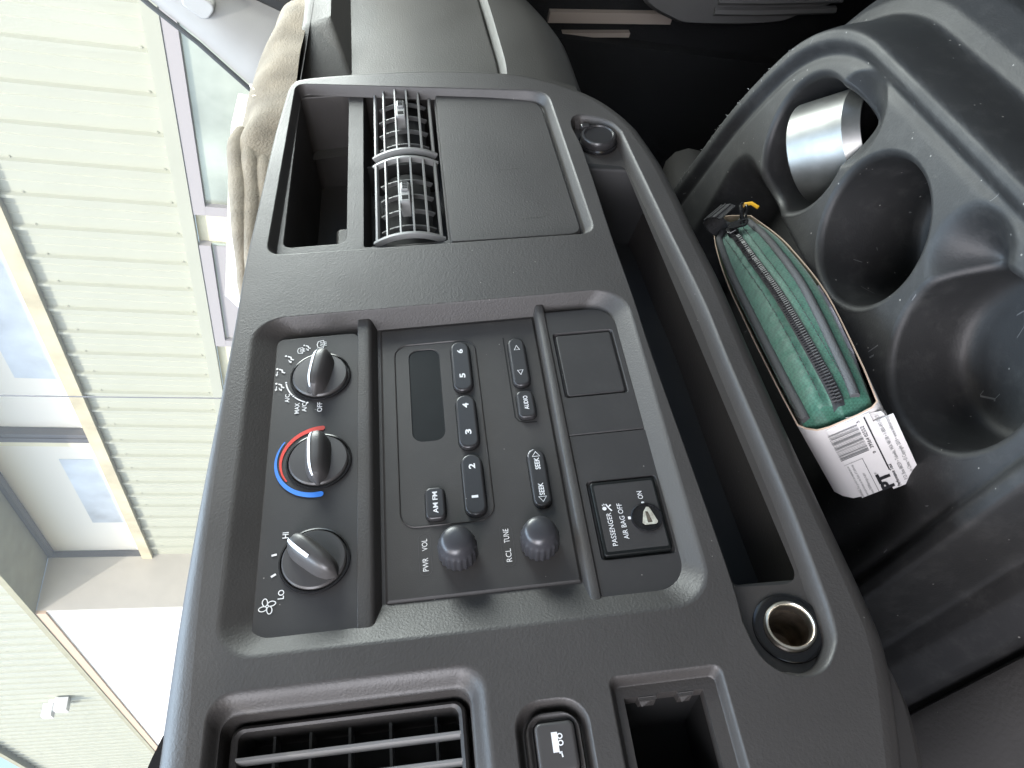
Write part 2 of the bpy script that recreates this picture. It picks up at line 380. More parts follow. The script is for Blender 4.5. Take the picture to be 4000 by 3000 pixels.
for i in range(7):
    ph = i / 6 * PI / 2
    rings.append([(p[0] + nn[0]*orad(p,nn)*math.sin(ph), p[1] + nn[1]*orad(p,nn)*math.sin(ph), F0 - orad(p,nn)*(1-math.cos(ph))) for p, nn in zip(outline, ON)])
rings.append([(p[0] + nn[0]*orad(p,nn), p[1] + nn[1]*orad(p,nn) + (0.03 if nn[1] < -0.3 else 0), -0.10) for p, nn in zip(outline, ON)])
# --- recess outlines (all on the face, in metres)
bez_o = rr(-0.113, 0.097, -0.1062, 0.1232, (0.020, 0.018, 0.020, 0.020), 8)()
bez_i = rr(-0.0890, 0.0912, -0.0880, 0.0965, (0.006, 0.004, 0.010, 0.012), 8)()
vp_o = quad_rr([(0.3615,0.1105),(0.1535,0.1195),(0.1492,-0.0985),(0.326,-0.0915)], [0.010,0.012,0.012,0.016])
vp_i = quad_rr([(0.3585,0.107),(0.1600,0.1150),(0.1560,-0.0915),(0.3205,-0.0855)], [0.008,0.008,0.008,0.012])
lv_o = rr(-0.262, -0.126, 0.003, 0.1232, 0.012)(); lv_i = rr(-0.256, -0.1345, 0.0115, 0.1185, 0.007)()
sw_o = rr(-0.190, -0.1455, -0.0385, -0.0062, (0.012,0.012,0.012,0.012))(); sw_i = rr(-0.1865, -0.149, -0.0352, -0.0097, 0.0095)()
ho_o = rr(-0.200, -0.1395, -0.0998, -0.0488, 0.004)(); ho_i = rr(-0.197, -0.1430, -0.0965, -0.0520, 0.003)()
tr_up = [(0.272,-0.1018),(0.2384,-0.1052),(0.1481,-0.1070),(0.0894,-0.1092),(0.0373,-0.1101),(-0.05,-0.1136),(-0.103,-0.1152),(-0.1225,-0.1145)]
tr_left = [(-0.1225,-0.1145),(-0.1379,-0.1173),(-0.147,-0.1248),(-0.1504,-0.1354),(-0.1481,-0.1446),(-0.1413,-0.1514),(-0.1327,-0.1558),(-0.118,-0.1574)]
tr_low = [(-0.118,-0.1574),(-0.09,-0.1576),(-0.0554,-0.1574),(0.0322,-0.1540),(0.0813,-0.1528),(0.1544,-0.1470),(0.2177,-0.1425),(0.2626,-0.1395)]
tr_right = [(0.2626,-0.1395),(0.2765,-0.1335),(0.286,-0.1215),(0.2895,-0.110),(0.283,-0.1030),(0.272,-0.1018)]
tray_o = smooth_line(tr_up,4)[:-1] + smooth_line(tr_left,3)[:-1] + smooth_line(tr_low,4)[:-1] + smooth_line(tr_right,4)[:-1]
def inset_loop(L, d):
    A = sum(L[i-1][0]*L[i][1]-L[i][0]*L[i-1][1] for i in range(len(L))); sg = 1 if A > 0 else -1
    out = []
    for p, nn in zip(L, onormals(L)):
        dd = d(p, nn) if callable(d) else d
        out.append((p[0] - sg*nn[0]*dd, p[1] - sg*nn[1]*dd))
    return out
tray_i = []
for p, nn in zip(tray_o, onormals(tray_o)):
    ox, oy = nn[0], nn[1]
    d = 0.0025 if oy > 0.5 else (0.0048 if oy < -0.4 and p[0] > -0.10 else 0.0052)
    tray_i.append((p[0] - ox*d, p[1] - oy*d))
deep_o = quad_rr([(0.2405,-0.1082),(-0.1015,-0.1184),(-0.1035,-0.1512),(0.2325,-0.1352)], [0.004,0.005,0.009,0.004])
deep_i = quad_rr([(0.224,-0.1090),(-0.0955,-0.1190),(-0.0955,-0.1760),(0.217,-0.1600)], [0.003,0.003,0.006,0.003])
mb = MB()
mb.plate(outline, [bez_o, vp_o, lv_o, sw_o, ho_o, tray_o], F0)
mb.loft(rings)
mb.loft(slope(bez_o, F0, bez_i, -0.0012, 0.10, 0.04, 22)); mb.poly(bez_i, -0.0012)
mb.loft(slope(vp_o, F0, vp_i, 0.003, 0.25, 0.15))
mb.loft(slope(lv_o, F0, lv_i, 0.004, 0.6, 0.2)); 
mb.loft([[(x, y, 0.004) for x, y in lv_i], [(x, y, -0.006) for x, y in lv_i], [(x*1.0, y, -0.03) for x, y in lv_i]], cap1=True)
mb.loft(slope(sw_o, F0, sw_i, 0.004, 0.5, 0.3)); mb.poly(sw_i, 0.004)
mb.loft(slope(ho_o, F0, ho_i, 0.006, 0.5, 0.2))
# opening where a switch is missing: ledge with broken clip edges, then a black void
hole_in = [(-0.192,-0.0552),(-0.192,-0.0906),(-0.1478,-0.0906),(-0.1478,-0.0862),(-0.1497,-0.0852),(-0.1497,-0.0795),(-0.1472,-0.0788),(-0.1472,-0.0700),(-0.1497,-0.0690),(-0.1497,-0.0620),(-0.1478,-0.0612),(-0.1478,-0.0552)]
mb.plate(ho_i, [hole_in], 0.006)
mb.loft([[(x, y, 0.006) for x, y in hole_in], [(x, y, -0.002) for x, y in hole_in]])
mb.loft(slope(tray_o, F0, tray_i, 0.002, 0.80, 0.05, 14))
mb.plate(tray_i, [deep_o, arc(-0.1243, -0.1386, 0.0118, 0, 360, 40)[:-1]], 0.002)
face = build('face_panel', mb, 'dash', dash, angle=50)
mb = MB(); mb.loft(steep(deep_o, deep_i, 0.002, -0.062, 0.003), cap1=True); build('shaded_tray', mb, 'tray_shade', dash, angle=50)  # deep part of the tray, its shade put into a darker colour
# dark void behind the missing switch
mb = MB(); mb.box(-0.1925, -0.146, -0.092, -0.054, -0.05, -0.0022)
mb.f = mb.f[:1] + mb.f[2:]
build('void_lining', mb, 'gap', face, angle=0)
# broken clips on the edge of that opening
mb = MB()
for b0, b1 in ((-0.0695,-0.0612),(-0.0865,-0.079)):
    mb.add([(-0.1482,b0,0.0062),(-0.1482,b1,0.0062),(-0.1515,b1-0.0015,0.0035),(-0.1505,b0+0.003,0.0035)], [(0,1,2,3)])
build('broken_clip', mb, 'satin', face, angle=0)
# floor of the right bay with openings for the cubby and vents
cub_o = rr(0.1700, 0.3555, 0.0683, 0.1115, 0.006)(); cub_o = [(x, y - max(0, (x - 0.17)) * 0.018) if y > 0.09 else (x, y) for x, y in cub_o]
cub_i = [(0.262 + (x-0.262)*0.97, 0.089 + (y-0.089)*0.93) for x, y in cub_o]
ven_o = rr(0.1645, 0.3580, 0.0002, 0.0572, 0.002)()
mb = MB(); mb.plate(vp_i, [cub_o, ven_o], 0.003)
mb.loft(steep(cub_o, cub_i, 0.003, -0.085, 0.0015), cap1=True)
mb.loft([[(x, y, 0.003) for x, y in ven_o], [(x, y, -0.04) for x, y in ven_o]], cap1=True)
bay = build('vent_bay', mb, 'dash', dash, angle=50)
mb = MB(); mb.rprism(rr(0.1705, 0.215, 0.0690, 0.0805, 0.004), -0.084, -0.020, 0.003, cap0=True); build('cubby_ledge', mb, 'dash', bay)
# raised blank cover in the right bay, with a faint rectangle worn into it
bl = quad_rr([(0.3455,-0.0008),(0.1585,-0.0008),(0.1565,-0.0909),(0.3200,-0.0849)], [0.0012,0.0012,0.008,0.012])
def shrink(L, d):
    cx = sum(p[0] for p in L)/len(L); cy = sum(p[1] for p in L)/len(L)
    return [(x + (cx-x)/max(abs(cx-x),1e-6)*min(d,abs(cx-x)), y + (cy-y)/max(abs(cy-y),1e-6)*min(d,abs(cy-y))) for x, y in L]
mb = MB(); mb.loft([[(x,y,0.003) for x,y in bl],[(x,y,0.0052) for x,y in shrink(bl,0.0004)],[(x,y,0.0062) for x,y in shrink(bl,0.0014)]], cap1=True)
blank = build('blank_cover', mb, 'dash', dash)
for p in ([(0.235,-0.0400),(0.2345,-0.0565),(0.229,-0.0585)], [(0.195,-0.064),(0.1905,-0.069),(0.1795,-0.070),(0.178,-0.066),(0.178,-0.052)]): build('worn_mark', MB().ribbon(p, 0.0006, 0.0064), 'passenger', blank, angle=0)
# dividing bars of the centre bay
def bar(prof):
    A_ = np.linspace(-0.1085, 0.1015, 12); return MB().loft([[shifted((a, b_, n_), 0.0060) for b_, n_ in prof] for a in A_], True, True, closed=False)
build('divider_bar', bar([(0.0614,-0.006),(0.0614,-0.0001),(0.0609,0.0004),(0.0580,0.0005),(0.0552,0.0005),(0.0540,0.0002),(0.0531,-0.0006),(0.0525,-0.0018),(0.0500,-0.0075)]), 'dash', dash)
build('divider_bar', bar([(-0.0488,-0.0075),(-0.0497,-0.0022),(-0.0503,-0.0008),(-0.0513,-0.0001),(-0.0535,0.0000),(-0.0548,-0.0002),(-0.0554,-0.0008),(-0.0556,-0.006)]), 'dash', dash)
# dash top behind the face, passenger part, instrument hood, lower trim
mb = MB()
xs = np.linspace(-0.6, 0.92, 20); rg = []
for n_, b_ in ((-0.02,0.1225),(-0.035,0.130),(-0.08,0.133),(-0.2,0.137),(-0.34,0.128),(-0.42,0.09)):
    rg.append([(x, b_ - 0.012*max(0,(x-0.25))/0.3*(1 if n_>-0.1 else .5), n_) for x in xs])
mb.loft(rg, closed=False); build('top_pad', mb, 'dash', dash)
mb = MB(); rg = []
for k in range(31):
    t = k / 30 * PI
    rg.append([(-0.30 - 0.175*math.cos(t), 0.125 + 0.036*math.sin(t)**0.8, n_) for n_ in (0.005,0.0,-0.02,-0.16)])
rg2 = [[(rg[k][j][0] + (0 if j == 1 else (0.003 if j==0 else 0))*0, rg[k][j][1], rg[k][j][2]) for j in range(4)] for k in range(31)]
mb.loft(rg2, closed=False)
rg3 = [[(p[0]*0.94-0.018, p[1]-0.008, p[2]) for p in r] for r in rg2]; mb.loft(rg3, closed=False); mb.loft([[r[0] for r in rg2],[r[0] for r in rg3]], closed=False)
build('instrument_hood', mb, 'gloss_black', dash)
lt_o = [(-0.118,-0.1695),(-0.135,-0.1755),(-0.152,-0.1785),(-0.170,-0.1785),(-0.205,-0.171),(-0.26,-0.155),(-0.36,-0.14)]
lt_i = [(-0.118,-0.1660),(-0.135,-0.1660),(-0.152,-0.1640),(-0.170,-0.1600),(-0.205,-0.149),(-0.26,-0.131),(-0.36,-0.113)]
A = smooth_line(lt_i, 5); B = smooth_line(lt_o, 5)
mb = MB(); mb.loft([[(x, y, 0.0060) for x, y in A], [(x*.7+u*.3, y*.7+v*.3, 0.0075) for (x,y),(u,v) in zip(A,B)], [(x*.2+u*.8, y*.2+v*.8, 0.005) for (x,y),(u,v) in zip(A,B)], [(u, v, 0.0) for u, v in B], [(u, v-0.004, -0.03) for u, v in B], [(u, v+0.01, -0.12) for u, v in B]], closed=False)
build('lower_trim', mb, 'satin', dash)
# passenger side of the dash, set back
PN = -0.045
p_up = [(0.34,-0.060),(0.46,-0.0635),(0.53,-0.0605),(0.62,-0.057),(0.95,-0.045)]
p_sh = [(0.34,0.130),(0.46,0.130),(0.55,0.130),(0.62,0.130),(0.95,0.130)]
def strip(A, B, nA, nB, k=6):
    A2 = smooth_line(A, 5); B2 = smooth_line(B, 5)
    return [[(a[0]+(b[0]-a[0])*i/k, a[1]+(b[1]-a[1])*i/k, nA+(nB-nA)*i/k + 0.004*math.sin(PI*i/k)) for a, b in zip(A2, B2)] for i in range(k + 1)]
mb = MB(); mb.loft(strip(p_up, p_sh, PN, PN - 0.004), closed=False)
# rounded edges of that panel
mb.loft([[(x, y, PN) for x, y in smooth_line(p_up,5)], [(x, y-0.002, PN-0.002) for x, y in smooth_line(p_up,5)], [(x, y-0.002, PN-0.03) for x, y in smooth_line(p_up,5)]], closed=False)
build('air_bag_cover', mb, 'passenger', dash)
p_lo = [(0.34,-0.148),(0.41,-0.1425),(0.447,-0.141),(0.51,-0.139),(0.552,-0.1325),(0.60,-0.119),(0.70,-0.088),(0.95,-0.075)]
p_lt = [(0.34,-0.0655),(0.42,-0.0672),(0.46,-0.0690),(0.51,-0.0675),(0.56,-0.0655),(0.62,-0.062),(0.70,-0.058),(0.95,-0.050)]
A2 = smooth_line(p_lt,5); B2 = smooth_line(p_lo,5)
mb = MB(); mb.loft([[(x,y+0.0030,PN-0.03) for x,y in A2],[(x,y+0.0030,PN-0.002) for x,y in A2],[(x,y+0.0018,PN+0.003) for x,y in A2],[(x,y-0.003,PN+0.008) for x,y in A2],
   [(x*.5+u*.5,y*.5+v*.5,PN+0.006) for (x,y),(u,v) in zip(A2,B2)],[(u,v+0.006,PN-0.004) for u,v in B2],[(u,v,PN-0.012) for u,v in B2],[(u,v+0.006,PN-0.06) for u,v in B2],[(u,v+0.02,PN-0.3) for u,v in B2]], closed=False)
build('glove_box_panel', mb, 'passenger', dash)
# raised pod along the top of the passenger side, its near end cut back at a slant
mb = MB(); pods = [quad_rr([(0.97,0.1290),(0.4480,0.1290),(0.4470,0.0705),(0.97,0.0800)], [0.004,0.004,0.010,0.004]), quad_rr([(0.97,0.1270),(0.4520,0.1270),(0.4560,0.0730),(0.97,0.0820)], [0.004,0.004,0.010,0.004]),
     quad_rr([(0.97,0.1215),(0.5180,0.1200),(0.5260,0.0900),(0.97,0.0950)], [0.006,0.006,0.008,0.006]), quad_rr([(0.97,0.1195),(0.5260,0.1180),(0.5330,0.0920),(0.97,0.0970)], [0.006,0.006,0.008,0.006])]
mb.loft([[(x, y, n) for x, y in P_] for P_, n in zip(pods, (PN - 0.006, PN - 0.002, PN + 0.022, PN + 0.0245))], cap1=True)
build('raised_pod', mb, 'passenger', dash, angle=30)
mb = MB(); mb.loft([[(x,0.131,PN-0.004),(x,0.1325,PN+0.010),(x,0.1355,PN+0.014),(x,0.139,PN+0.006),(x,0.142,-0.16),(x,0.128,-0.16)] for x in (0.435,0.452,0.52,0.60,0.75,0.95)], cap0=True, cap1=True)
build('top_edge', mb, 'passenger', dash)

# ================================================================== CLIMATE CONTROL PANEL
clim = empty('climate_control_panel', MD, (-0.003, 0.085, 0), 'black heater control panel with three rotary knobs and red and blue temperature arc', 'control panel'); SHIFT[clim] = 0.0062
mb = MB(); mb.rprism(rr(-0.1035, 0.0895, 0.0605, 0.1102, (0.005,0.002,0.002,0.005)), -0.0090, 0.0, 0.0005, 2)
cp = build('panel', mb, 'panelblack', clim)
KN = [(-0.0622, 0.0821, 46), (-0.0032, 0.0819, 1), (0.0568, 0.0829, -10)]
def knob_handle(cx, cy, ang, L=0.0160, W=0.0074, H=0.0115):
    """ridge across the disc: rounded bar, taller and wider at the pointer end"""
    rings = []; c, s = math.cos(math.radians(ang)), math.sin(math.radians(ang))
    for i in range(13):
        t = -1 + 2 * i / 12; wd = W * math.sqrt(max(0.02, 1 - abs(t)**3.2)) * (1.0 + 0.12*t); h = 0.0035 + (H - 0.0035) * (max(0.0, 1 - abs(t)**4))**0.5
        ring = []
        for k in range(11):
            u = -1 + 2 * k / 10; x = t * L; y = u * wd; z = 0.0008 + h * (1 - abs(u)**3.6)
            ring.append((cx + x*c - y*s, cy + x*s + y*c, z))
        rings.append(ring)
    return MB().loft(rings, True, True, closed=False)
klabels = [None]*3
for i, (kx, ky, ang) in enumerate(KN):
    mb = MB(); mb.lathe([(0.0178,0.0002),(0.0176,0.0012),(0.0168,0.0014),(0.0162,-0.001)], (kx, ky)); rg_ = build('knob_surround', mb, 'gloss_black', clim)
    mb = MB(); mb.lathe([(0.0159,-0.001),(0.0159,0.0018),(0.0152,0.0026),(0.0, 0.0030)], (kx, ky), 44); kb = build('knob', mb, 'knob', clim)
    build('grip', knob_handle(kx, ky, ang), 'knob', kb)
    c, s = math.cos(math.radians(ang)), math.sin(math.radians(ang))
    mb = MB(); rngs = []
    t0, t1 = ((-0.9, 0.93) if i else (-0.12, 0.95))
    for k in range(15):
        t = t0 + (t1 - t0) * k / 14; h = 0.0035 + 0.0080 * (max(0.0, 1 - abs(t)**4))**0.5
        row = []
        for u in (0.34, 0.56):
            wd = 0.0074 * math.sqrt(max(0.02, 1 - abs(t)**3.2)) * (1.0 + 0.12*t)
            x = t * 0.0160; y = u * wd; z = 0.0008 + h * (1 - abs(u)**3.6) + 0.0003
            row.append((kx + x*c - y*s, ky + x*s + y*c, z))
        rngs.append(row)
    mb.loft(rngs, closed=False); build('pointer_line', mb, 'white', kb, angle=60)
    for sd in (-1, 1):
        mb = MB()
        for k in range(5):
            x = (-0.008 + 0.0036*k); y = sd * 0.0050
            for q in (1,):
                px, py = kx + x*c - y*s, ky + x*s + y*c
                mb.tube([(px - sd*0.0012*(-s), py - sd*0.0012*c, 0.0085), (px + sd*0.0006*(-s), py + sd*0.0006*c, 0.0035)], 0.00045, 5)
        build('grip_ribs', mb, 'button', kb)
T = 0.0004
# temperature arcs
def band(pts, n): 
    mb = MB(); mb.ribbon([(p[0], p[1]) for p in pts], [p[2] for p in pts], n); return mb
kx, ky = KN[1][:2]
red = []; blu = []
for i in range(29):
    t = i / 28; a = math.radians(-3 + 127*t); r = 0.0222 - 0.0022*t; red.append((kx + r*math.cos(a), ky + r*math.sin(a), 0.0030*(1 - 0.75*t)))
    a = math.radians(52 + 132*t); r = 0.0240 - 0.0030*t; blu.append((kx + r*math.cos(a), ky + r*math.sin(a), 0.0007 + 0.0026*t))
build('red_arc', band(red, T), 'red', cp, angle=0); build('blue_arc', band(blu, T + 0.00015), 'blue', cp, angle=0)
for (P, r, mat_, nn) in ((red[0], 0.0015, 'red', T), (blu[-1], 0.00165, 'blue', T+0.00015)):
    mb = MB(); mb.poly(arc(P[0], P[1], r, 0, 360, 16)[:-1], nn + 0.00003); build('arc_end', mb, mat_, cp, angle=0)
for s_, a_, b_, h_, w_ in (('HI',-0.0465,0.0972,0.0030,0.0034),('LO',-0.0785,0.0975,0.0030,0.0048),('OFF',0.0340,0.0827,0.0029,0.0068),('A/C',0.0425,0.1014,0.0026,0.0062),('MAX',0.0346,0.0955,0.0026,0.0076),('A/C',0.0349,0.0914,0.0026,0.0066)):
    text(s_, cp, a_, b_, h_, w_, T, 'offwhite', bold=0.012)
mb = MB()
for (x, y), a in (((-0.0570,0.1022),100),((-0.0681,0.1018),120)):
    c, s = math.cos(math.radians(a)), math.sin(math.radians(a)); mb.ribbon([(x - c*0.0013, y - s*0.0013),(x + c*0.0013, y + s*0.0013)], 0.0011, T)
build('fan_mark', mb, 'offwhite', cp, angle=0)
kx3, ky3 = KN[2][:2]
mb = MB()
for t0, t1 in ((100,128),(134,156)): mb.ribbon(arc(kx3, ky3, 0.0200, t0, t1, 8), 0.0008, T)
for t0 in (97, 131, 160): mb.poly(arc(kx3 + 0.0200*math.cos(math.radians(t0)), ky3 + 0.0200*math.sin(math.radians(t0)), 0.0006, 0, 360, 10)[:-1], T)
build('air_conditioning_mark', mb, 'offwhite', cp, angle=0)
# fan symbol
mb = MB(); fx, fy = -0.0838, 0.1037
for q in range(4):
    a0 = math.radians(90*q + 20); pts = []
    for k in range(19):
        t = k / 18 * 2 * PI; r = 0.0023 + 0.0019*math.cos(t); y = 0.00125*math.sin(t) + 0.0006*math.sin(t/2); pts.append((fx + r*math.cos(a0) - y*math.sin(a0), fy + r*math.sin(a0) + y*math.cos(a0)))
    mb.ribbon(pts, 0.00045, T)
build('fan_symbol', mb, 'offwhite', cp, angle=0)
def person_icon(mb, x, y, up=False, down=False, sc=1.3):
    q = lambda u, v: (x + u*sc, y + v*sc)
    mb.poly(arc(*q(0.0014, 0.0017), 0.00055*sc, 0, 360, 10)[:-1], T)
    mb.ribbon([q(0.0011,0.0008), q(0.0004,-0.0006), q(-0.0008,-0.0008), q(-0.0014,-0.0020)], 0.00075*sc, T)
    if up: mb.ribbon([q(-0.0002,0.0014), q(-0.0020,0.0016)], 0.0004*sc, T); mb.poly([q(-0.0019,0.0023), q(-0.0030,0.0017), q(-0.0019,0.0010)], T)
    if down: mb.ribbon([q(-0.0012,0.0004), q(-0.0024,-0.0004)], 0.0004*sc, T); mb.poly([q(-0.0022,0.0004), q(-0.0033,-0.0010), q(-0.0018,-0.0010)], T)
def defrost_icon(mb, x, y, sc=1.2):
    q = lambda u, v: (x + u*sc, y + v*sc)
    mb.ribbon([q(-0.0026,-0.0010), q(-0.0020,0.0016), q(0.0, 0.0021), q(0.0020,0.0016), q(0.0026,-0.0010), q(0,-0.0016)], 0.0005*sc, T, closed=True)
    for u in (-0.0011, 0, 0.0011): mb.ribbon([q(u,-0.0026), q(u+0.0004,-0.0016), q(u-0.0004,-0.0006), q(u+0.0004,0.0006)], 0.00042*sc, T)
for i, (x, y, k) in enumerate(((0.0525,0.1062,'ud'),(0.0638,0.1064,'u'),(0.0734,0.1018,'d'),(0.0798,0.0933,'dd'),(0.0823,0.0832,'f'))):
    mb = MB()
    if k == 'f': defrost_icon(mb, x, y)
    elif k == 'dd': defrost_icon(mb, x - 0.0012, y + 0.0020, 0.95); person_icon(mb, x + 0.0014, y - 0.0016, down=True, sc=1.05)
    else: person_icon(mb, x, y, 'u' in k, 'd' in k)
    build('air_flow_symbol', mb, 'offwhite', cp, angle=0)

# ================================================================== RADIO
radio = empty('car_radio', MD, (0, 0, 0), 'black car radio with dark display, six preset buttons and two round knobs', 'radio')
dis = rr(0.003, 0.071, 0.0125, 0.031, 0.0062)
mb = MB(); fr_o = rr(-0.0893, 0.0900, -0.0480, 0.0480, 0.0015)
rings = [[(x, y, -0.0030) for x, y in fr_o()], [(x, y, -0.0018) for x, y in fr_o()], [(x, y, -0.0006) for x, y in fr_o(0.0006)], [(x, y, 0) for x, y in fr_o(0.0016)]]
mb.loft(rings); mb.plate(fr_o(0.0016), [dis()], 0)
mb.loft([[(x, y, 0) for x, y in dis()], [(x, y, -0.0007) for x, y in dis(0.0003)]])
rf = build('faceplate', mb, 'satin', radio)
mb = MB(); mb.poly(dis(0.0002), -0.0006); build('display', mb, 'display', radio, angle=0)
mb = MB(); Lp = rr(-0.0493, 0.0750, -0.0090, 0.0388, 0.0082)(); Lp2 = rr(-0.0501, 0.0758, -0.0098, 0.0396, 0.009)()
mid = [((a[0]+b[0])/2, (a[1]+b[1])/2) for a, b in zip(Lp, Lp2)]
mb.loft([[(x, y, 0.00005) for x, y in Lp2], [(x, y, 0.0006) for x, y in mid], [(x, y, 0.00005) for x, y in Lp]]); build('raised_border', mb, 'satin', rf)
BT = [('6 5', 0.0344, 0.0722, -0.0056, 0.0056, 0.0054), ('4 3', -0.0058, 0.0309, -0.0056, 0.0056, 0.0054), ('2 1', -0.0477, -0.0100, -0.0056, 0.0056, 0.0054),
      ('AM FM', -0.0474, -0.0286, 0.0157, 0.0258, 0.0030), ('tri', 0.0338, 0.0712, -0.0390, -0.0290, 0.0048), ('AUDIO', 0.0109, 0.0301, -0.0392, -0.0293, 0.0034), ('SEEK', -0.0466, -0.0108, -0.0396, -0.0302, 0.0046)]
BNAMES = {'6 5': 'preset rocker button marked 5 and 6', '4 3': 'preset rocker button marked 3 and 4', '2 1': 'preset rocker button marked 1 and 2', 'AM FM': 'band button marked AM FM', 'tri': 'rocker button with two triangles', 'AUDIO': 'button marked AUDIO', 'SEEK': 'long rocker button marked SEEK at both ends with worn edge'}
BH = 0.0030
for key, a0, a1, b0, b1, r in BT:
    mb = MB(); mb.poly(rr(a0 - 0.0005, a1 + 0.0005, b0 - 0.0005, b1 + 0.0005, r + 0.0005)(), 0.00012); build('button_gap', mb, 'gap', rf, angle=0)
    mb = MB(); mb.rprism(rr(a0, a1, b0, b1, r, 7), 0.0, BH, 0.0012, 4); bt = build('button', mb, 'button', radio, label=BNAMES[key], angle=50)
    n_ = BH + 0.00012; cb = (b0 + b1) / 2
    if key[1:2] == ' ' and key[0].isdigit():
        dgt = key.split(); ln = a1 - a0
        text(dgt[0], bt, a1 - ln*0.215, cb, 0.0034, 0.0034, n_, bold=0.03); text(dgt[1], bt, a0 + ln*0.285, cb, 0.0034, 0.0015 if dgt[1] == '1' else 0.0034, n_, bold=0.0 if dgt[1] == '1' else 0.03)
    elif key == 'AM FM': text('AM FM', bt, (a0+a1)/2, cb, 0.0026, 0.0128, n_, bold=0.02)
    elif key == 'AUDIO': text('AUDIO', bt, (a0+a1)/2 + 0.0005, cb, 0.0026, 0.0098, n_, bold=0.02)
    elif key == 'SEEK':
        text('SEEK', bt, -0.0206, cb, 0.0028, 0.0076, n_, bold=0.02); text('SEEK', bt, -0.0366, cb, 0.0028, 0.0076, n_, bold=0.02)
        for x0, d in ((-0.0160, 1), (-0.0412, -1)): build('arrow', MB().ribbon([(x0, cb - 0.0020), (x0 + d*0.0030, cb), (x0, cb + 0.0020)], 0.0006, n_, closed=True), 'white', bt, angle=0)
        mb = MB(); mb.ribbon(arc(a1 - 0.0046, cb, 0.0040, 10, 110, 10), [0.0004,0.0008,0.0006,0.0011,0.0007,0.0009,0.0005,0.0009,0.0007,0.0005,0.0003], n_ - 0.00035); build('worn_edge', mb, 'white', bt, angle=0)
    elif key == 'tri':
        for x0, d in ((0.0612, 1), (0.0452, -1)): build('arrow', MB().ribbon([(x0, cb - 0.0016), (x0 + d*0.0034, cb), (x0, cb + 0.0016)], 0.0006, n_, closed=True), 'white', bt, angle=0)
    if key == '2 1':
        mb = MB(); mb.ribbon(arc(a0 + 0.0056, cb, 0.0049, 120, 165, 6), 0.0006, n_ - 0.0004); build('worn_edge', mb, 'white', bt, angle=0)
# groove round the lower right buttons and the small embossed marks above them
mb = MB(); mb.ribbon([(0.0745,-0.0270),(0.0135,-0.0272),(0.0105,-0.0290),(0.0092,-0.0330),(0.0090,-0.0390)], 0.0007, 0.00015); build('groove', mb, 'gap', rf, angle=0)
text('TUNE', rf, 0.0640, -0.0250, 0.0017, 0.0052, 0.00015, 'knob'); text('DISP', rf, 0.0466, -0.0250, 0.0017, 0.0052, 0.00015, 'knob')
for s1, s2, a_, b_ in (('PWR', 'VOL', -0.0654, 0.0276), ('RCL', 'TUNE', -0.0652, -0.0137)):
    mb = MB(); Lp = rr(a_ - 0.0115, a_ + 0.0115, b_ - 0.0031, b_ + 0.0031, 0.0030)(); mb.ribbon(Lp, 0.00025, 0.00012, closed=True); build('label_outline', mb, 'knob', rf, angle=0)
    text(s1, rf, a_ - 0.0056, b_, 0.0028, 0.0072, 0.00015, 'offwhite'); text(s2, rf, a_ + 0.0052, b_, 0.0028, 0.0066 if s2 == 'VOL' else 0.0078, 0.00015, 'offwhite')
def round_knob(cx, cy, label):
    mb = MB(); seg = 76; H = 0.0165; r0 = 0.0098
    prof = [(r0, 0.0002, 1), (r0, 0.0085, 1), (r0 - 0.0004, 0.0098, .5), (r0 - 0.0010, 0.0104, 0), (r0 - 0.0014, 0.0128, 0), (r0 - 0.0024, 0.0150, 0), (r0 - 0.0042, 0.0161, 0), (r0 - 0.0070, 0.0165, 0), (0.0004, 0.0166, 0)]
    mb.loft([[(cx + (r - 0.0006*g*(1 if k % 4 < 2 else 0))*math.cos(2*PI*k/seg), cy + (r - 0.0006*g*(1 if k % 4 < 2 else 0))*math.sin(2*PI*k/seg), n) for k in range(seg)] for r, n, g in prof], cap1=True)
    return build('knob', mb, 'radioknob', radio, label=label, angle=45)
round_knob(-0.0668, 0.0112, 'ribbed round volume knob'); round_knob(-0.0664, -0.0298, 'ribbed round tuning knob')

# ================================================================== SWITCH PANEL BELOW THE RADIO
swp = empty('switch_panel', MD, (0, -0.076, 0), 'black two-piece panel below the radio with key-operated air bag switch', 'switch panel'); SHIFT[swp] = 0.0052
lp_l = rr(-0.1003, -0.0031, -0.0985, -0.0555, (0.0004, 0.0004, 0.012, 0.0004)); lp_r = rr(-0.0025, 0.0925, -0.0980, -0.0553, (0.0006, 0.0004, 0.0004, 0.015))
sw_l = rr(-0.0795, -0.0332, -0.0970, -0.0590, 0.0020)(); sw_r = rr(0.0235, 0.0742, -0.0948, -0.0573, 0.0020)()
for nm, lp, hl in (('panel', lp_l, sw_l), ('panel', lp_r, sw_r)):
    mb = MB(); mb.loft([[(x, y, -0.0090) for x, y in lp()], [(x, y, -0.0004) for x, y in lp()], [(x, y, 0) for x, y in lp(0.0004)]]); mb.plate(lp(0.0004), [hl], 0)
    cx = sum(p[0] for p in hl)/len(hl); cy = sum(p[1] for p in hl)/len(hl)
    hi = [(x + (cx-x)*0.035, y + (cy-y)*0.05) for x, y in hl]
    mb.loft(slope(hl, 0, hi, -0.0022, .4, .1, 6), cap1=True); build(nm, mb, 'panelblack', swp)
mb = MB(); mb.rprism(rr(0.0252, 0.0722, -0.0930, -0.0592, 0.0016), -0.0022, -0.0003, 0.0006, 3); build('blank_cover', mb, 'panelblack', swp)
mb = MB(); mb.rprism(rr(-0.0777, -0.0350, -0.0954, -0.0608, 0.0016), -0.0022, 0.0012, 0.0009, 3); abs_ = build('air_bag_switch', mb, 'display', swp, label='glossy black air bag switch plate with white lettering')
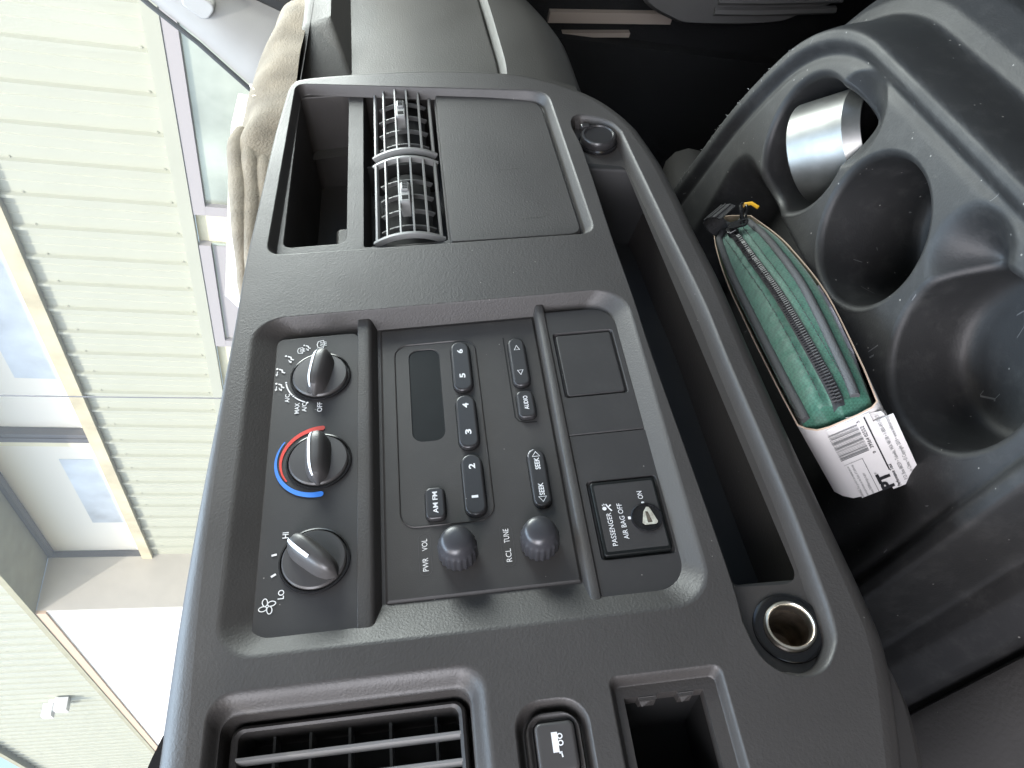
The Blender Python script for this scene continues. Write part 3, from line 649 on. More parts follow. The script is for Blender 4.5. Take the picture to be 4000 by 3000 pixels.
mb = MB(); mb.poly(rr(-0.0757, -0.0370, -0.0938, -0.0624, 0.001)(), 0.00128); build('switch_label', mb, 'panelblack', abs_, angle=0)
n_ = 0.0015
text('PASSENGER', abs_, -0.0634, -0.0672, 0.0026, 0.0188, n_, 'white'); text('AIR BAG OFF', abs_, -0.0595, -0.0736, 0.0026, 0.0206, n_, 'white'); text('ON', abs_, -0.0455, -0.0856, 0.0027, 0.0046, n_, 'white')
mb = MB(); mb.box(-0.0588, -0.0574, -0.0781, -0.0767, 0.0012, n_); mb.box(-0.0508, -0.0496, -0.0868, -0.0854, 0.0012, n_); build('switch_mark', mb, 'white', abs_, angle=0)
mb = MB(); mb.poly(arc(-0.0513, -0.0657, 0.0011, 0, 360, 14)[:-1], n_)
mb.ribbon([(-0.0530,-0.0692),(-0.0507,-0.0677),(-0.0494,-0.0693)], 0.0008, n_); mb.ribbon([(-0.0507,-0.0677),(-0.0487,-0.0668)], 0.0007, n_); mb.ribbon([(-0.0493,-0.0662),(-0.0485,-0.0655)], 0.0004, n_); mb.ribbon([(-0.0497,-0.0653),(-0.0490,-0.0648)], 0.0004, n_)
build('air_bag_symbol', mb, 'white', abs_, angle=0)
kc = (-0.0588, -0.0862)
mb = MB(); mb.lathe([(0.0082,0.0012),(0.0081,0.0019),(0.0075,0.0020),(0.0073,0.0013)], kc, 40, cap1=True); kh = build('key_lock', mb, 'gloss_black', abs_)
ks = [(-0.0038,-0.0046),(-0.0046,-0.0036),(-0.0046,0.0020),(-0.0034,0.0032),(0.0030,0.0014),(0.0056,-0.0006),(0.0054,-0.0018),(0.0044,-0.0024),(-0.0030,-0.0048)]
mb = MB(); mb.plate([(kc[0]+x, kc[1]+y-0.0002) for x, y in ks], [[(kc[0]+x, kc[1]+y) for x, y in ((-0.0034,0.0002),(-0.0034,-0.0022),(0.0030,-0.0010),(0.0030,0.0002))]], 0.0022); build('keyhole_ring', mb, 'key_metal', kh, angle=0)
mb = MB(); mb.poly([(kc[0]+x, kc[1]+y) for x, y in ((-0.0034,0.0002),(-0.0034,-0.0022),(0.0030,-0.0010),(0.0030,0.0002))], 0.0017); build('keyhole', mb, 'tarnish', kh, angle=0)

# ================================================================== AIR VENTS
def barrel_vent(a0, a1, label, roll, tab_a):
    e = empty('air_vent', MD, ((a0+a1)/2, 0.028, 0), label, 'air vent', 'adjustable barrel vents of the right bay')
    R = 0.045; cb = 0.0262; cn = -0.0350
    angs = [28.7, 18.5, 6.4, -5.4, -17.6, -29.6]
    pos = lambda t, r=R: (cb + r*math.sin(math.radians(t)), cn + r*math.cos(math.radians(t)))
    # end plates and dark barrel
    for x0, x1 in ((a0, a0 + 0.0022), (a1 - 0.0022, a1)):
        mb = MB(); rg = []
        for k in range(25):
            t = 32 - 65*k/24; b_, n_ = pos(t, R + 0.0004); b2, n2 = pos(t, R - 0.004); rg.append([(x0, b_, n_), (x1, b_, n_), (x1, b2, n2), (x0, b2, n2)])
        mb.loft(rg, True, True); build('end_rib', mb, 'slat', e)
    for i, t in enumerate(angs):
        b_, n_ = pos(t); tt = math.radians(t); w2 = 0.00075 if i not in (0,) else 0.0011
        ub, un = math.cos(tt), -math.sin(tt); rb, rn = math.sin(tt), math.cos(tt)
        prof = [(-w2, -0.0005), (-w2*0.7, 0.0004), (w2*0.7, 0.0004), (w2, -0.0005), (w2*0.6, -0.0028), (-w2*0.6, -0.0028)]
        mb = MB(); mb.loft([[(x, b_ + ub*u + rb*v, n_ + un*u + rn*v) for u, v in prof] for x in (a0 + 0.001, a1 - 0.001)], True, True); build('slat', mb, 'slat', e)
    for x in np.linspace(a0 + 0.017, a1 - 0.020, 4):
        mb = MB(); rg = []
        for k in range(13):
            t = 30 - 60*k/12; b_, n_ = pos(t, R - 0.007); b2, n2 = pos(t, R - 0.0105); rg.append([(x, b_, n_), (x + 0.0013, b_, n_), (x + 0.0009, b2, n2), (x + 0.0004, b2, n2)])
        mb.loft(rg, True, True); build('vane', mb, 'vanegrey', e)
    mb = MB(); rg = []
    for k in range(19):
        t = 36 - 72*k/18; b_, n_ = pos(t, R - 0.0165); rg.append([(a0, b_, n_), (a1, b_, n_)])
    mb.loft(rg, closed=False); mb.box(a0 - 0.0005, a0 + 0.0001, 0.002, 0.055, -0.03, -0.003); build('barrel', mb, 'ventdark', e)
    # thumb tab riding on the middle vane
    x = tab_a; b_, n_ = pos(1.0); mb = MB()
    mb.rprism(rr(x - 0.0105, x + 0.0105, b_ - 0.0034, b_ + 0.0034, 0.0009), n_ - 0.012, n_ + 0.0018, 0.0005, 2)
    mb.rprism(rr(x + 0.0010, x + 0.0095, b_ - 0.0026, b_ + 0.0026, 0.0008), n_ + 0.0018, n_ + 0.0032, 0.0005, 2)
    tb = build('thumb_tab', mb, 'slat', e)
    mb = MB()
    for k in range(4): mb.box(x + 0.0020 + 0.0019*k, x + 0.0029 + 0.0019*k, b_ - 0.0018, b_ + 0.0018, n_ + 0.0030, n_ + 0.00345)
    mb.box(x - 0.0085, x - 0.0040, b_ - 0.0022, b_ + 0.0022, n_ + 0.0012, n_ + 0.0019)
    build('tab_grooves', mb, 'gap', tb, angle=0)
    return e
barrel_vent(0.1665, 0.2545, 'square air vent of the right bay, the one nearer the radio, with clear thumb tab', 0, 0.210)
barrel_vent(0.2625, 0.3555, 'square air vent of the right bay, the one nearer the passenger door', 0, 0.315)
# vent of the left bay: tall slats
e = empty('air_vent', MD, (-0.195, 0.065, 0), 'large air vent with upright slats above the trailer button, beside the heater controls', 'air vent')
fr_ = rr(-0.2530, -0.1362, 0.0135, 0.1165, 0.006)
mb = MB(); lo = fr_(); inner = rr(-0.2480, -0.1392, 0.0170, 0.1130, 0.0035)()
mb.loft([[(x, y, -0.028) for x, y in lo], [(x, y, -0.0055) for x, y in lo], [(x, y, -0.0040) for x, y in fr_(0.0008)]]); 
mb.loft([[(x, y, -0.0040) for x, y in fr_(0.0008)], [(x, y, -0.0032) for x, y in fr_(0.0020)], [(x, y, -0.0045) for x, y in inner], [(x, y, -0.028) for x, y in inner]], cap1=False); build('vent_frame', mb, 'satin', e)
mb = MB(); mb.box(-0.2520, -0.1370, 0.0140, 0.1160, -0.0300, -0.0285); build('vent_back', mb, 'gap', e, angle=0)
for i in range(9):
    x = -0.1503 - 0.01125 * i; mb = MB()
    prof = [(-0.0010, -0.0050), (-0.0006, -0.0041), (0.0006, -0.0041), (0.0010, -0.0050), (0.0006, -0.013), (-0.0006, -0.013)]
    mb.loft([[(x + u, b_, v) for u, v in prof] for b_ in (0.0165, 0.1135)], True, True); build('slat', mb, 'slat', e)
for b_ in (0.0279, 0.0484, 0.0666, 0.084, 0.100):
    mb = MB(); mb.box(-0.248, -0.139, b_ - 0.0006, b_ + 0.0006, -0.0245, -0.0155); build('vane', mb, 'vanegrey', e)

# ================================================================== TRAILER BUTTON, SOCKETS
e = empty('push_button', MD, (-0.1645, -0.023, 0.004), 'black push button with white trailer symbol in a rounded surround', 'button')
mb = MB(); so_ = rr(-0.1860, -0.1495, -0.0347, -0.0102, 0.009); si_ = rr(-0.1755, -0.1540, -0.0322, -0.0138, 0.003)
mb.loft(slope(so_(), 0.0045, rr(-0.1845,-0.1510,-0.0335,-0.0114,0.008)(), 0.0098, .1, .5, 6)); mb.loft(slope(rr(-0.1845,-0.1510,-0.0335,-0.0114,0.008)(), 0.0098, si_(), 0.0078, .5, .3, 8)); mb.loft([[(x, y, 0.0078) for x, y in si_()], [(x, y, 0.004) for x, y in si_()]])
build('surround', mb, 'satin', e)
bo = rr(-0.1748, -0.1547, -0.0315, -0.0145, 0.0028)
mb = MB(); mb.rprism(bo, 0.004, 0.0108, 0.0016, 5); bt = build('button', mb, 'knob', e)
n_ = 0.01095; mb = MB(); mb.box(-0.1672, -0.1592, -0.0238, -0.0212, n_ - 0.0003, n_)
mb.ribbon([(-0.1672,-0.0245),(-0.1693,-0.0248)], 0.0006, n_); mb.box(-0.1678, -0.1670, -0.0249, -0.0236, n_ - 0.0003, n_)
for x in (-0.1637, -0.1610): mb.ribbon(arc(x, -0.0247, 0.00095, 0, 360, 16)[:-1], 0.0005, n_ + 0.00004, closed=True)
build('trailer_symbol', mb, 'white', bt, angle=0)
# open socket at the driver end of the tray
e = empty('power_socket', MD, (-0.1243, -0.1385, 0.002), 'open power socket with brass coloured metal rim at the left end of the tray', 'power socket')
sc_ = (-0.1243, -0.1386)
mb = MB(); mb.lathe([(0.0168,0.0021),(0.0166,0.0030),(0.0158,0.0034),(0.0140,0.0034),(0.0122,0.0034),(0.0118,0.0030)], sc_, 48); build('collar', mb, 'gloss_black', e)
mb = MB(); mb.lathe([(0.0119,0.0030),(0.0119,0.0052),(0.0114,0.0060),(0.0106,0.0062),(0.0100,0.0056),(0.0097,0.0040),(0.0096,0.0)], sc_, 48); build('metal_rim', mb, 'chrome', e)
mb = MB(); mb.lathe([(0.0096,0.0002),(0.0094,-0.026)], sc_, 40, cap1=True); tu = build('barrel', mb, 'tarnish', e)
mb = MB(); mb.box(-0.128, -0.1205, -0.140, -0.1365, -0.0258, -0.022); build('contact', mb, 'gap', tu, angle=0)
# capped socket at the other end
e = empty('power_socket', MD, (0.262, -0.1215, 0.002), 'capped power socket with small pull tab at the passenger end of the tray', 'power socket')
sc_ = (0.2632, -0.1212)
mb = MB(); mb.lathe([(0.0150,0.0021),(0.0149,0.0040),(0.0140,0.0050),(0.0132,0.0048)], sc_, 44); build('collar', mb, 'gloss_black', e)
mb = MB(); mb.lathe([(0.0134,0.004),(0.0134,0.0095),(0.0126,0.0108),(0.0112,0.0110),(0.0105,0.0100),(0.0003,0.0100)], sc_, 44, cap1=True); cp_ = build('cap', mb, 'button', e)
mb = MB(); mb.rprism(rr(0.2728, 0.2768, -0.1165, -0.1095, 0.0012), 0.0060, 0.0122, 0.001, 3); build('pull_tab', mb, 'button', cp_)

# ================================================================== CONSOLE WITH CUP HOLDERS (world frame, z relative to the radio)
def sstep(e0, e1, x): t = np.clip((x - e0)/(e1 - e0), 0, 1); return t*t*(3 - 2*t)
def smin(a, b, k): h = np.clip(0.5 + 0.5*(b - a)/k, 0, 1); return b*(1 - h) + a*h - k*h*(1 - h)
def console_h(x, y):
    base = -0.250 + 0.105*y
    yn = np.minimum(y, 0)
    xr = 0.3365 + 0.215*y - 1.6*yn**2; yr = -0.168 + 0.072*(x - 0.055)
    s = smin(smin((xr - x)*0.96, y - yr, 0.055), x + 0.0815, 0.035)
    # pouch well
    wd = smin(smin(x + 0.062 - 0.0*y, 0.292 - x + 0.0*y, 0.03), y + 0.024, 0.03)
    well = 0.044*sstep(0.0, 0.032, wd)*(0.22 + 0.78*sstep(-0.02, 0.07, x))
    # cups
    cups = np.zeros_like(x)
    # finger scoops
    d = 0.0315 - np.hypot((x - 0.194), (y + 0.108)); cups = np.maximum(cups, 0.020*np.clip(d/0.028, 0, 1)**0.9*(d > 0))
    d = 0.0310 - np.hypot(x - 0.0440, y + 0.119); cups = np.maximum(cups, 0.024*sstep(0.0, 0.034, d))
    # no wells under the rim
    inner = sstep(0.008, 0.020, s)
    h = base - (well)*sstep(0.006, 0.03, s) - cups*inner
    h = h + 0.0055*sstep(0.0, 0.004, s)*(1 - sstep(0.009, 0.019, s)) - 0.0018*np.exp(-((s - 0.0185)/0.004)**2)
    out = -s
    h = h - 0.036*sstep(-0.002, 0.011, out) - 0.30*np.clip(out - 0.012, 0, 0.010) - 0.9*np.clip(out - 0.022, 0, 0.022) - 0.02*sstep(0.036, 0.046, out) - 2.2*np.clip(out - 0.044, 0, 0.15)
    return h
CUPS = ((0.1155, -0.0755, 0.0470, 0.075), (0.2233, -0.0670, 0.0475, 0.085), (0.0006, -0.0830, 0.0500, 0.046))
RF = 0.0055; GS = 0.0016
gx = np.arange(-0.20, 0.4401, GS); gy = np.arange(-0.260, 0.1601, GS)
XX, YY = np.meshgrid(gx, gy)
inside_any = np.zeros_like(XX, dtype=bool)
for cx, cy, r, dp in CUPS:           # snap grid points onto the rim circles so that the openings are clean
    d = np.hypot(XX - cx, YY - cy); R_ = r + RF; near_ = np.abs(d - R_) < GS*0.75
    XX = np.where(near_, cx + (XX - cx)*R_/d, XX); YY = np.where(near_, cy + (YY - cy)*R_/d, YY)
HH = console_h(XX, YY)
mb = MB(); nx_ = len(gx); ny_ = len(gy)
mb.v = list(zip(XX.ravel().tolist(), YY.ravel().tolist(), HH.ravel().tolist()))
idx = np.arange(nx_*ny_).reshape(ny_, nx_)
q_ = np.stack([idx[:-1,:-1].ravel(), idx[:-1,1:].ravel(), idx[1:,1:].ravel(), idx[1:,:-1].ravel()], 1)
fx_ = XX.ravel()[q_]; fy_ = YY.ravel()[q_]; keep_ = np.ones(len(q_), dtype=bool)
for cx, cy, r, dp in CUPS: keep_ &= ~((np.hypot(fx_ - cx, fy_ - cy) < r + RF + 1e-6).all(1))
mb.f = [tuple(f) for f in q_[keep_].tolist()]
for cx, cy, r, dp in CUPS:
    seg = 96; rgs = []
    def hz(rad): return console_h(np.array([cx + rad*math.cos(2*PI*k/seg) for k in range(seg)]), np.array([cy + rad*math.sin(2*PI*k/seg) for k in range(seg)]))
    h1 = hz(r + RF + 0.0004); fl_ = -0.250 + 0.105*cy - dp
    rgs.append([(cx + (r + RF + 0.0009)*math.cos(2*PI*k/seg), cy + (r + RF + 0.0009)*math.sin(2*PI*k/seg), h1[k] - 0.0003) for k in range(seg)])
    for q in range(6):
        a = q/5*PI/2; rad = r + RF*(1 - math.sin(a)); rgs.append([(cx + rad*math.cos(2*PI*k/seg), cy + rad*math.sin(2*PI*k/seg), h1[k] - RF*(1 - math.cos(a))) for k in range(seg)])
    for rad, dz in (((r*0.985, 0.5), (r*0.965, 0.14), (r*0.93, 0.05), (r*0.84, 0.0), (0.0005, 0.0)) if dp > 0.06 else ((r*0.98, 0.6), (r*0.955, 0.30), (r*0.92, 0.14), (r*0.86, 0.055), (r*0.78, 0.015), (r*0.66, 0.0), (0.0005, 0.0))):
        rgs.append([(cx + rad*math.cos(2*PI*k/seg), cy + rad*math.sin(2*PI*k/seg), fl_ + (h1[k] - RF - fl_)*dz) for k in range(seg)])
    mb.loft(rgs, cap1=True)
cons = empty('engine_cover_console', MW, (0.12, -0.05, -0.36), 'black plastic engine cover console with three round cup holders and a storage well', 'console')
co = build('console_top', mb, 'consolep', cons, angle=80)
# engine cover shoulders around the console
mb = MB(); rg = []
for k in range(40):
    t = k/39
    px = -0.15 - 0.0*t; y = 0.16 - 0.42*t
    rg.append([(-0.1235, y, -0.312 + 0.10*y), (-0.1275, y, -0.3045 + 0.10*y), (-0.134, y, -0.3020 + 0.10*y), (-0.16, y, -0.306 + 0.10*y), (-0.22, y, -0.335 + 0.1*y), (-0.30, y, -0.42), (-0.34, y, -0.60)])
mb.loft(rg, closed=False); build('engine_cover_side', mb, 'leather', cons)
# scuffs on the rim
mb = MB(); 
for i in range(110):
    t = random.random(); y = 0.07 - 0.20*t; x = 0.3365 + 0.215*y - 1.6*min(y, 0)**2 - 0.001 - 0.007*random.random()**2; z = float(console_h(np.array([x]), np.array([y]))[0]) + 0.0004
    a = random.random()*3; l = 0.001 + 0.003*random.random(); mb.add([(x, y, z), (x + l*math.cos(a), y + l*math.sin(a), z), (x + l*math.cos(a), y + l*math.sin(a) + 0.0006, z)], [(0,1,2)])
build('scuff', mb, 'greytext', co, angle=0, kind='stuff')

# metal ring lying in the right cup holder
def ring_thing():
    ax = Vector((-0.45, -0.62, -0.42)).normalized(); u = ax.orthogonal().normalized(); v = ax.cross(u); c0 = Vector((0.2230, -0.0700, -0.2900))
    e = empty('steel_ring', MW, tuple(c0 - Vector((0,0,0.03))), 'short brushed steel cylinder ring lying in the cup holder nearest the passenger side', 'metal ring')
    def rings(prof, seg=56): return [[tuple(c0 + ax*h + (u*math.cos(2*PI*k/seg) + v*math.sin(2*PI*k/seg))*r) for k in range(seg)] for r, h in prof]
    mb = MB(); mb.loft(rings([(0.0310,-0.026),(0.0374,-0.026),(0.0380,-0.0252),(0.0380,0.0160)])); o1 = build('outer_surface', mb, 'steel', e)
    mb = MB(); mb.loft(rings([(0.0380,0.0160),(0.0374,0.0174),(0.0330,0.0270),(0.0320,0.0270)])); build('chamfer', mb, 'steel', e)
    mb = MB(); mb.loft(rings([(0.0320,0.0270),(0.0314,0.0260),(0.0312,-0.015)]), cap1=True); o3 = build('inner_surface', mb, 'gloss_black', e)
ring_thing()

# ================================================================== CARDBOARD SLEEVE AND GREEN POUCH
V = Vector((-0.2425, 0.7089, -0.6623))
RIM = [(0.2344,0.0145,-0.2283),(0.2096,0.0162,-0.2174),(0.1518,0.0074,-0.2056),(0.0876,-0.0062,-0.1967),(0.0285,-0.0196,-0.1894),(-0.0076,-0.0282,-0.1854),(-0.0185,-0.0345,-0.1881),(-0.0163,-0.0471,-0.2024),(-0.0104,-0.0587,-0.217),(0.0142,-0.0556,-0.2226),(0.0884,-0.0429,-0.2362),(0.1452,-0.0286,-0.2417),(0.1763,-0.0191,-0.243),(0.2151,-0.0048,-0.2419)]
E1 = (Vector(RIM[5]) - Vector(RIM[1])); E1 = (E1 - V*E1.dot(V)).normalized(); E2 = V.cross(E1).normalized()   # E1 along the pouch to the near end, E2 across
P0 = Vector((0.10, -0.02, -0.2125))
if (Vector(RIM[9]) - Vector(RIM[4])).dot(E2) < 0: E2 = -E2
MP = Matrix(((E1.x, E2.x, -V.x, P0.x), (E1.y, E2.y, -V.y, P0.y), (E1.z, E2.z, -V.z, P0.z + OZ), (0, 0, 0, 1)))   # local: u along, w across, d out of the opening
def loc(p): q = Vector(p) - P0; return (q.dot(E1), q.dot(E2))
rl = [loc(p) for p in RIM]
# long sides and rounded near end, local coordinates
near = smooth_line(rl[0:6], 5)
ue = max(p[0] for p in rl)
sleeve = empty('cardboard_sleeve', MP, (0, 0, -0.065), 'white cardboard sleeve with barcode and black logo printed on its end, round the green pouch', 'packaging')
loop = smooth_line([rl[13]] + rl[0:6], 5) + [(ue - 0.006, rl[5][1] + 0.0035), (ue - 0.0015, rl[5][1] + 0.0085), (ue, rl[5][1] + 0.015)]
loop_end = [(ue, rl[8][1] - 0.012), (ue - 0.001, rl[8][1] - 0.004), (ue - 0.004, rl[8][1])]
loop = loop + loop_end + smooth_line(rl[9:14], 5)
lo_in = inset_loop(loop, 0.0009)
A0 = sum(loop[i-1][0]*loop[i][1]-loop[i][0]*loop[i-1][1] for i in range(len(loop)))
mb = MB(); mb.loft([[(x, y, -0.064) for x, y in loop], [(x, y, -0.03) for x, y in loop], [(x, y, 0) for x, y in loop]])
sb = build('sleeve_wall', mb, 'card', sleeve, angle=50)
mb = MB(); mb.loft([[(x, y, 0.0) for x, y in loop], [(x, y, 0.0004) for x, y in lo_in], [(x, y, -0.055) for x, y in lo_in]]); build('sleeve_lining', mb, 'cardedge', sb, angle=50)
mb = MB(); mb.poly(loop, -0.0638); build('sleeve_base', mb, 'card', sb, angle=0)
# end flap with the print: stands proud of the near end wall
w0 = rl[5][1] + 0.013; w1 = rl[8][1] + 0.003
mb = MB(); mb.box(ue + 0.0004, ue + 0.0011, w0, w1 - 0.010, -0.0635, -0.0005); mb.box(ue + 0.0006, ue + 0.0013, w1 - 0.016, w1 + 0.001, -0.066, -0.008); fl = build('end_flap', mb, 'card', sleeve, angle=0)
mb = MB(); mb.add([(ue - 0.002, w1 - 0.022, 0.0005), (ue + 0.0005, w1 - 0.004, -0.003), (ue - 0.004, w1 + 0.001, -0.028), (ue - 0.008, w1 - 0.010, -0.020)], [(0,1,2,3)]); build('tuck_flap', mb, 'card', sleeve, angle=0)
# print on the end: x' = reading direction (towards the opening), y' = up the letters (towards -w)
LW = w1 + 0.001 - (w0 - 0.0105); LK = LW/0.0585
ML = Matrix(((0, 0, 1, ue + 0.0014), (0, -1, 0, w0 - 0.0105), (1, 0, 0, -0.0655), (0, 0, 0, 1)))  # (x', y', n') -> local
def ltext(s_, x, yd, h, wd, mat_='ink', bold=0.0): return text(s_, fl, x, -yd*LK, h*LK, wd, 0.0003, mat_, M=ML, bold=bold)
def lrect(mb, x0, x1, y0, y1, n=0.0003): mb.add([tuple(ML @ Vector(p)) for p in ((x0,-y0*LK,n),(x1,-y0*LK,n),(x1,-y1*LK,n),(x0,-y1*LK,n))], [(0,1,2,3)])
mb = MB(); lrect(mb, 0.017, 0.0645, 0.0395, 0.0405); build('printed_rule', mb, 'ink', fl, angle=0)
ltext('PT', 0.0095, 0.0340, 0.0095, 0.0150, bold=0.05); ltext('®', 0.0185, 0.0300, 0.0014, 0.0014)
ltext('Performance Tool', 0.0110, 0.0416, 0.0026, 0.0205, bold=0.01)
ltext('P.O. Box 88259 • Tukwila, WA 98138 • 1-800-497-0552', 0.033, 0.0480, 0.0028, 0.058, 'greytext'); ltext('Made in China • © Copyright 2019 • www.wilmarcorp.com', 0.033, 0.0535, 0.0028, 0.060, 'greytext')
ltext('39564 02552', 0.049, 0.0360, 0.0026, 0.0190); ltext('0', 0.0355, 0.0360, 0.0022, 0.0015); ltext('5', 0.0628, 0.0350, 0.0022, 0.0015)
mb = MB(); x = 0.0385
while x < 0.0610:
    wd = random.choice((0.00025, 0.00025, 0.0005, 0.0007)); lrect(mb, x, x + wd, 0.0125, 0.0335); x += wd + random.choice((0.0003, 0.0005, 0.0008))
build('barcode', mb, 'greytext', fl, angle=0, kind='stuff')
mb = MB()
for (x0, x1, y0, y1) in ((0.002,0.0345,0.0265,0.0268),(0.0343,0.0345,0.0130,0.0268)): lrect(mb, x0, x1, y0, y1)
build('printed_box', mb, 'ink', fl, angle=0)
ltext('WARNING: This product can expose you to', 0.0175, 0.0150, 0.0018, 0.030, 'greytext'); ltext('chemicals known to the State of California', 0.0175, 0.0180, 0.0018, 0.030, 'greytext'); ltext('www.P65Warnings.ca.gov', 0.0125, 0.0225, 0.0020, 0.020, 'greytext')

# ---- pouch: swept along the sleeve between the two long sides
pouch = empty('zip_pouch', MP, (0, 0, -0.06), 'green woven zip pouch with black zipper standing in a cardboard sleeve', 'pouch')
def side_at(pts, u):
    pts = sorted(pts); 
    for i in range(len(pts) - 1):
        if pts[i][0] <= u <= pts[i+1][0]:
            t = (u - pts[i][0])/(pts[i+1][0] - pts[i][0] + 1e-9); return pts[i][1] + (pts[i+1][1] - pts[i][1])*t
    return pts[0][1] if u < pts[0][0] else pts[-1][1]
lowS = smooth_line(rl[0:6], 5); higS = smooth_line(rl[8:14], 5)
u0 = max(min(p[0] for p in lowS), min(p[0] for p in higS)) + 0.006; u1 = ue - 0.0035
NU = 46
def halves(u):
    a = side_at(lowS, u) + 0.0030; b = side_at(higS, u) - 0.0034
    t = (u - u0)/(u1 - u0); end = min(1, t/0.05)**0.5*min(1, (1 - t)/0.02)**0.5
    c = (a + b)/2; return c + (a - c)*(0.55 + 0.45*end), c + (b - c)*(0.55 + 0.45*end), end
def crown(u, f):
    """height of the pouch top above the rim plane; f in 0..1 across"""
    t = (u - u0)/(u1 - u0)
    h = -0.004 + 0.0085*math.sin(PI*min(max(t, 0), 1))**0.5
    wr = 0.0017*math.sin(u*420 + f*9) * math.exp(-((f - 0.33)/0.14)**2) + 0.0007*math.sin(u*260 + 2) * math.exp(-((f - 0.72)/0.15)**2) + 0.0006*math.sin(u*900)*math.exp(-((f-0.38)/0.06)**2)
    return h + 0.010*(math.sin(PI*(0.06 + 0.88*f))**0.8) - 0.0028*math.exp(-((f - 0.48)/0.075)**2) + wr
zf = lambda u: 0.40 + 0.20*(u - u0)/(u1 - u0)
rings = []
for i in range(NU + 1):
    u = u0 + (u1 - u0)*i/NU; a, b, end = halves(u); ring = [(u, a + 0.002, -0.055)]
    for k in range(25):
        f = k/24; ring.append((u, a + (b - a)*f, crown(u, f)*1.0 - (1 - end)*0.02))
    ring.append((u, b - 0.002, -0.055)); rings.append(ring)
mb = MB(); mb.loft(rings, True, True, closed=False); pb = build('body', mb, 'green', pouch, angle=70)
for f0, nm in ((0.075, 'piping'), (0.84, 'piping')):
    pts = []
    for i in range(NU + 1):
        u = u0 + 0.002 + (u1 - u0 - 0.0072)*i/NU; a, b, end = halves(u); pts.append((u, a + (b - a)*f0, crown(u, f0) + 0.0010))
    mb = MB(); mb.tube(pts, 0.0027, 8); build(nm, mb, 'piping', pouch, angle=60)
# zipper tape and teeth
def zp(u, df=0.0): 
    a, b, end = halves(u); f = zf(u); y = a + (b - a)*f + df; ff = (y - a)/(b - a); return (u, y, crown(u, ff) + 0.0016)
mb = MB(); L_ = []; R_ = []
for i in range(NU*2 + 1):
    u = u0 + 0.018 + (u1 - u0 - 0.0185)*i/(NU*2); L_.append(zp(u, -0.0034)); R_.append(zp(u, 0.0034))
mb.loft([L_, [zp(p[0], 0.0) for p in L_], R_], closed=False); zt = build('zipper_tape', mb, 'zip', pouch, angle=60)
mb = MB(); u = u0 + 0.020
while u < u1 - 0.002:
    for sd in (-1, 1):
        uu = u + (0.0012 if sd > 0 else 0); p = zp(uu, sd*0.0011)
        mb.tube([(p[0], p[1] - sd*0.0012, p[2] + 0.0007), (p[0], p[1] + sd*0.0017, p[2] + 0.0007)], 0.0007, 5)
    u += 0.0024
build('zipper_teeth', mb, 'button', zt, kind='stuff')
for df in (-0.0075, 0.0078):
    mb = MB()
    for i in range(58):
        u = u0 + 0.022 + i*0.0034
        if u > u1 - 0.006: break
        mb.tube([tuple(np.array(zp(u, df)) - (0,0,0.0004)), tuple(np.array(zp(u + 0.0021, df)) - (0,0,0.0004))], 0.00032, 4)
    build('stitching', mb, 'webbing', pb)
# slider, pull and end loop
s0 = zp(u0 + 0.020); sx_, sy_, sz_ = s0
mb = MB(); mb.rprism(rr(sx_ - 0.0050, sx_ + 0.0045, sy_ - 0.0042, sy_ + 0.0042, 0.002), sz_ - 0.001, sz_ + 0.0030, 0.001, 3); mb.tube([(sx_ - 0.003, sy_, sz_ + 0.003), (sx_, sy_, sz_ + 0.0058), (sx_ + 0.003, sy_, sz_ + 0.003)], 0.0009, 6); zs = build('zipper_slider', mb, 'gloss_black', pouch)
mb = MB(); rot = Matrix.Rotation(math.radians(62), 4, 'Z')
def pl_pt(x, y): q = rot @ Vector((x, y, 0)); return (sx_ + q.x, sy_ + q.y)
o_ = [pl_pt(x, y) for x, y in rr(-0.001, 0.0145, -0.0042, 0.0042, 0.0026)()]; i_ = [pl_pt(x, y) for x, y in rr(0.0082, 0.0128, -0.0026, 0.0026, 0.0020)()]
mb.plate(o_, [i_], sz_ + 0.0060); mb.plate(o_, [i_], sz_ + 0.0048); mb.loft([[(x, y, sz_ + 0.0060) for x, y in o_], [(x, y, sz_ + 0.0048) for x, y in o_]]); mb.loft([[(x, y, sz_ + 0.0060) for x, y in i_], [(x, y, sz_ + 0.0048) for x, y in i_]]); build('zipper_pull', mb, 'gloss_black', zs)
mb = MB(); rg = []
cw = (side_at(lowS, u0 + 0.012) + side_at(higS, u0 + 0.012))/2 - 0.002
for k in range(25):
    t = k/24; a = -0.5 + t*PI*1.35; rx, rz = 0.0120, 0.0100
    tw = 0.35*math.sin(t*2.2); cu_, cz_ = u0 + 0.003 - rx*math.sin(a), 0.0115 - rz*math.cos(a)
    hx, hy = 0.0078*math.sin(tw), 0.0078*math.cos(tw)
    nx2, nz2 = 0.0008*math.sin(a), 0.0008*math.cos(a)
    rg.append([(cu_ - hx - nx2, cw - hy, cz_ - nz2), (cu_ + hx - nx2, cw + hy, cz_ - nz2), (cu_ + hx + nx2, cw + hy, cz_ + nz2), (cu_ - hx + nx2, cw - hy, cz_ + nz2)])
mb.loft(rg, True, True)
ca_, sa_ = math.cos(0.75), math.sin(0.75); mb.v = [(u0 + 0.003 + (x - u0 - 0.003)*ca_ - (y - cw)*sa_, cw - 0.002 + (x - u0 - 0.003)*sa_ + (y - cw)*ca_, z) for x, y, z in mb.v]
wl_ = build('webbing_loop', mb, 'webbing', pouch, angle=60)
mb = MB()
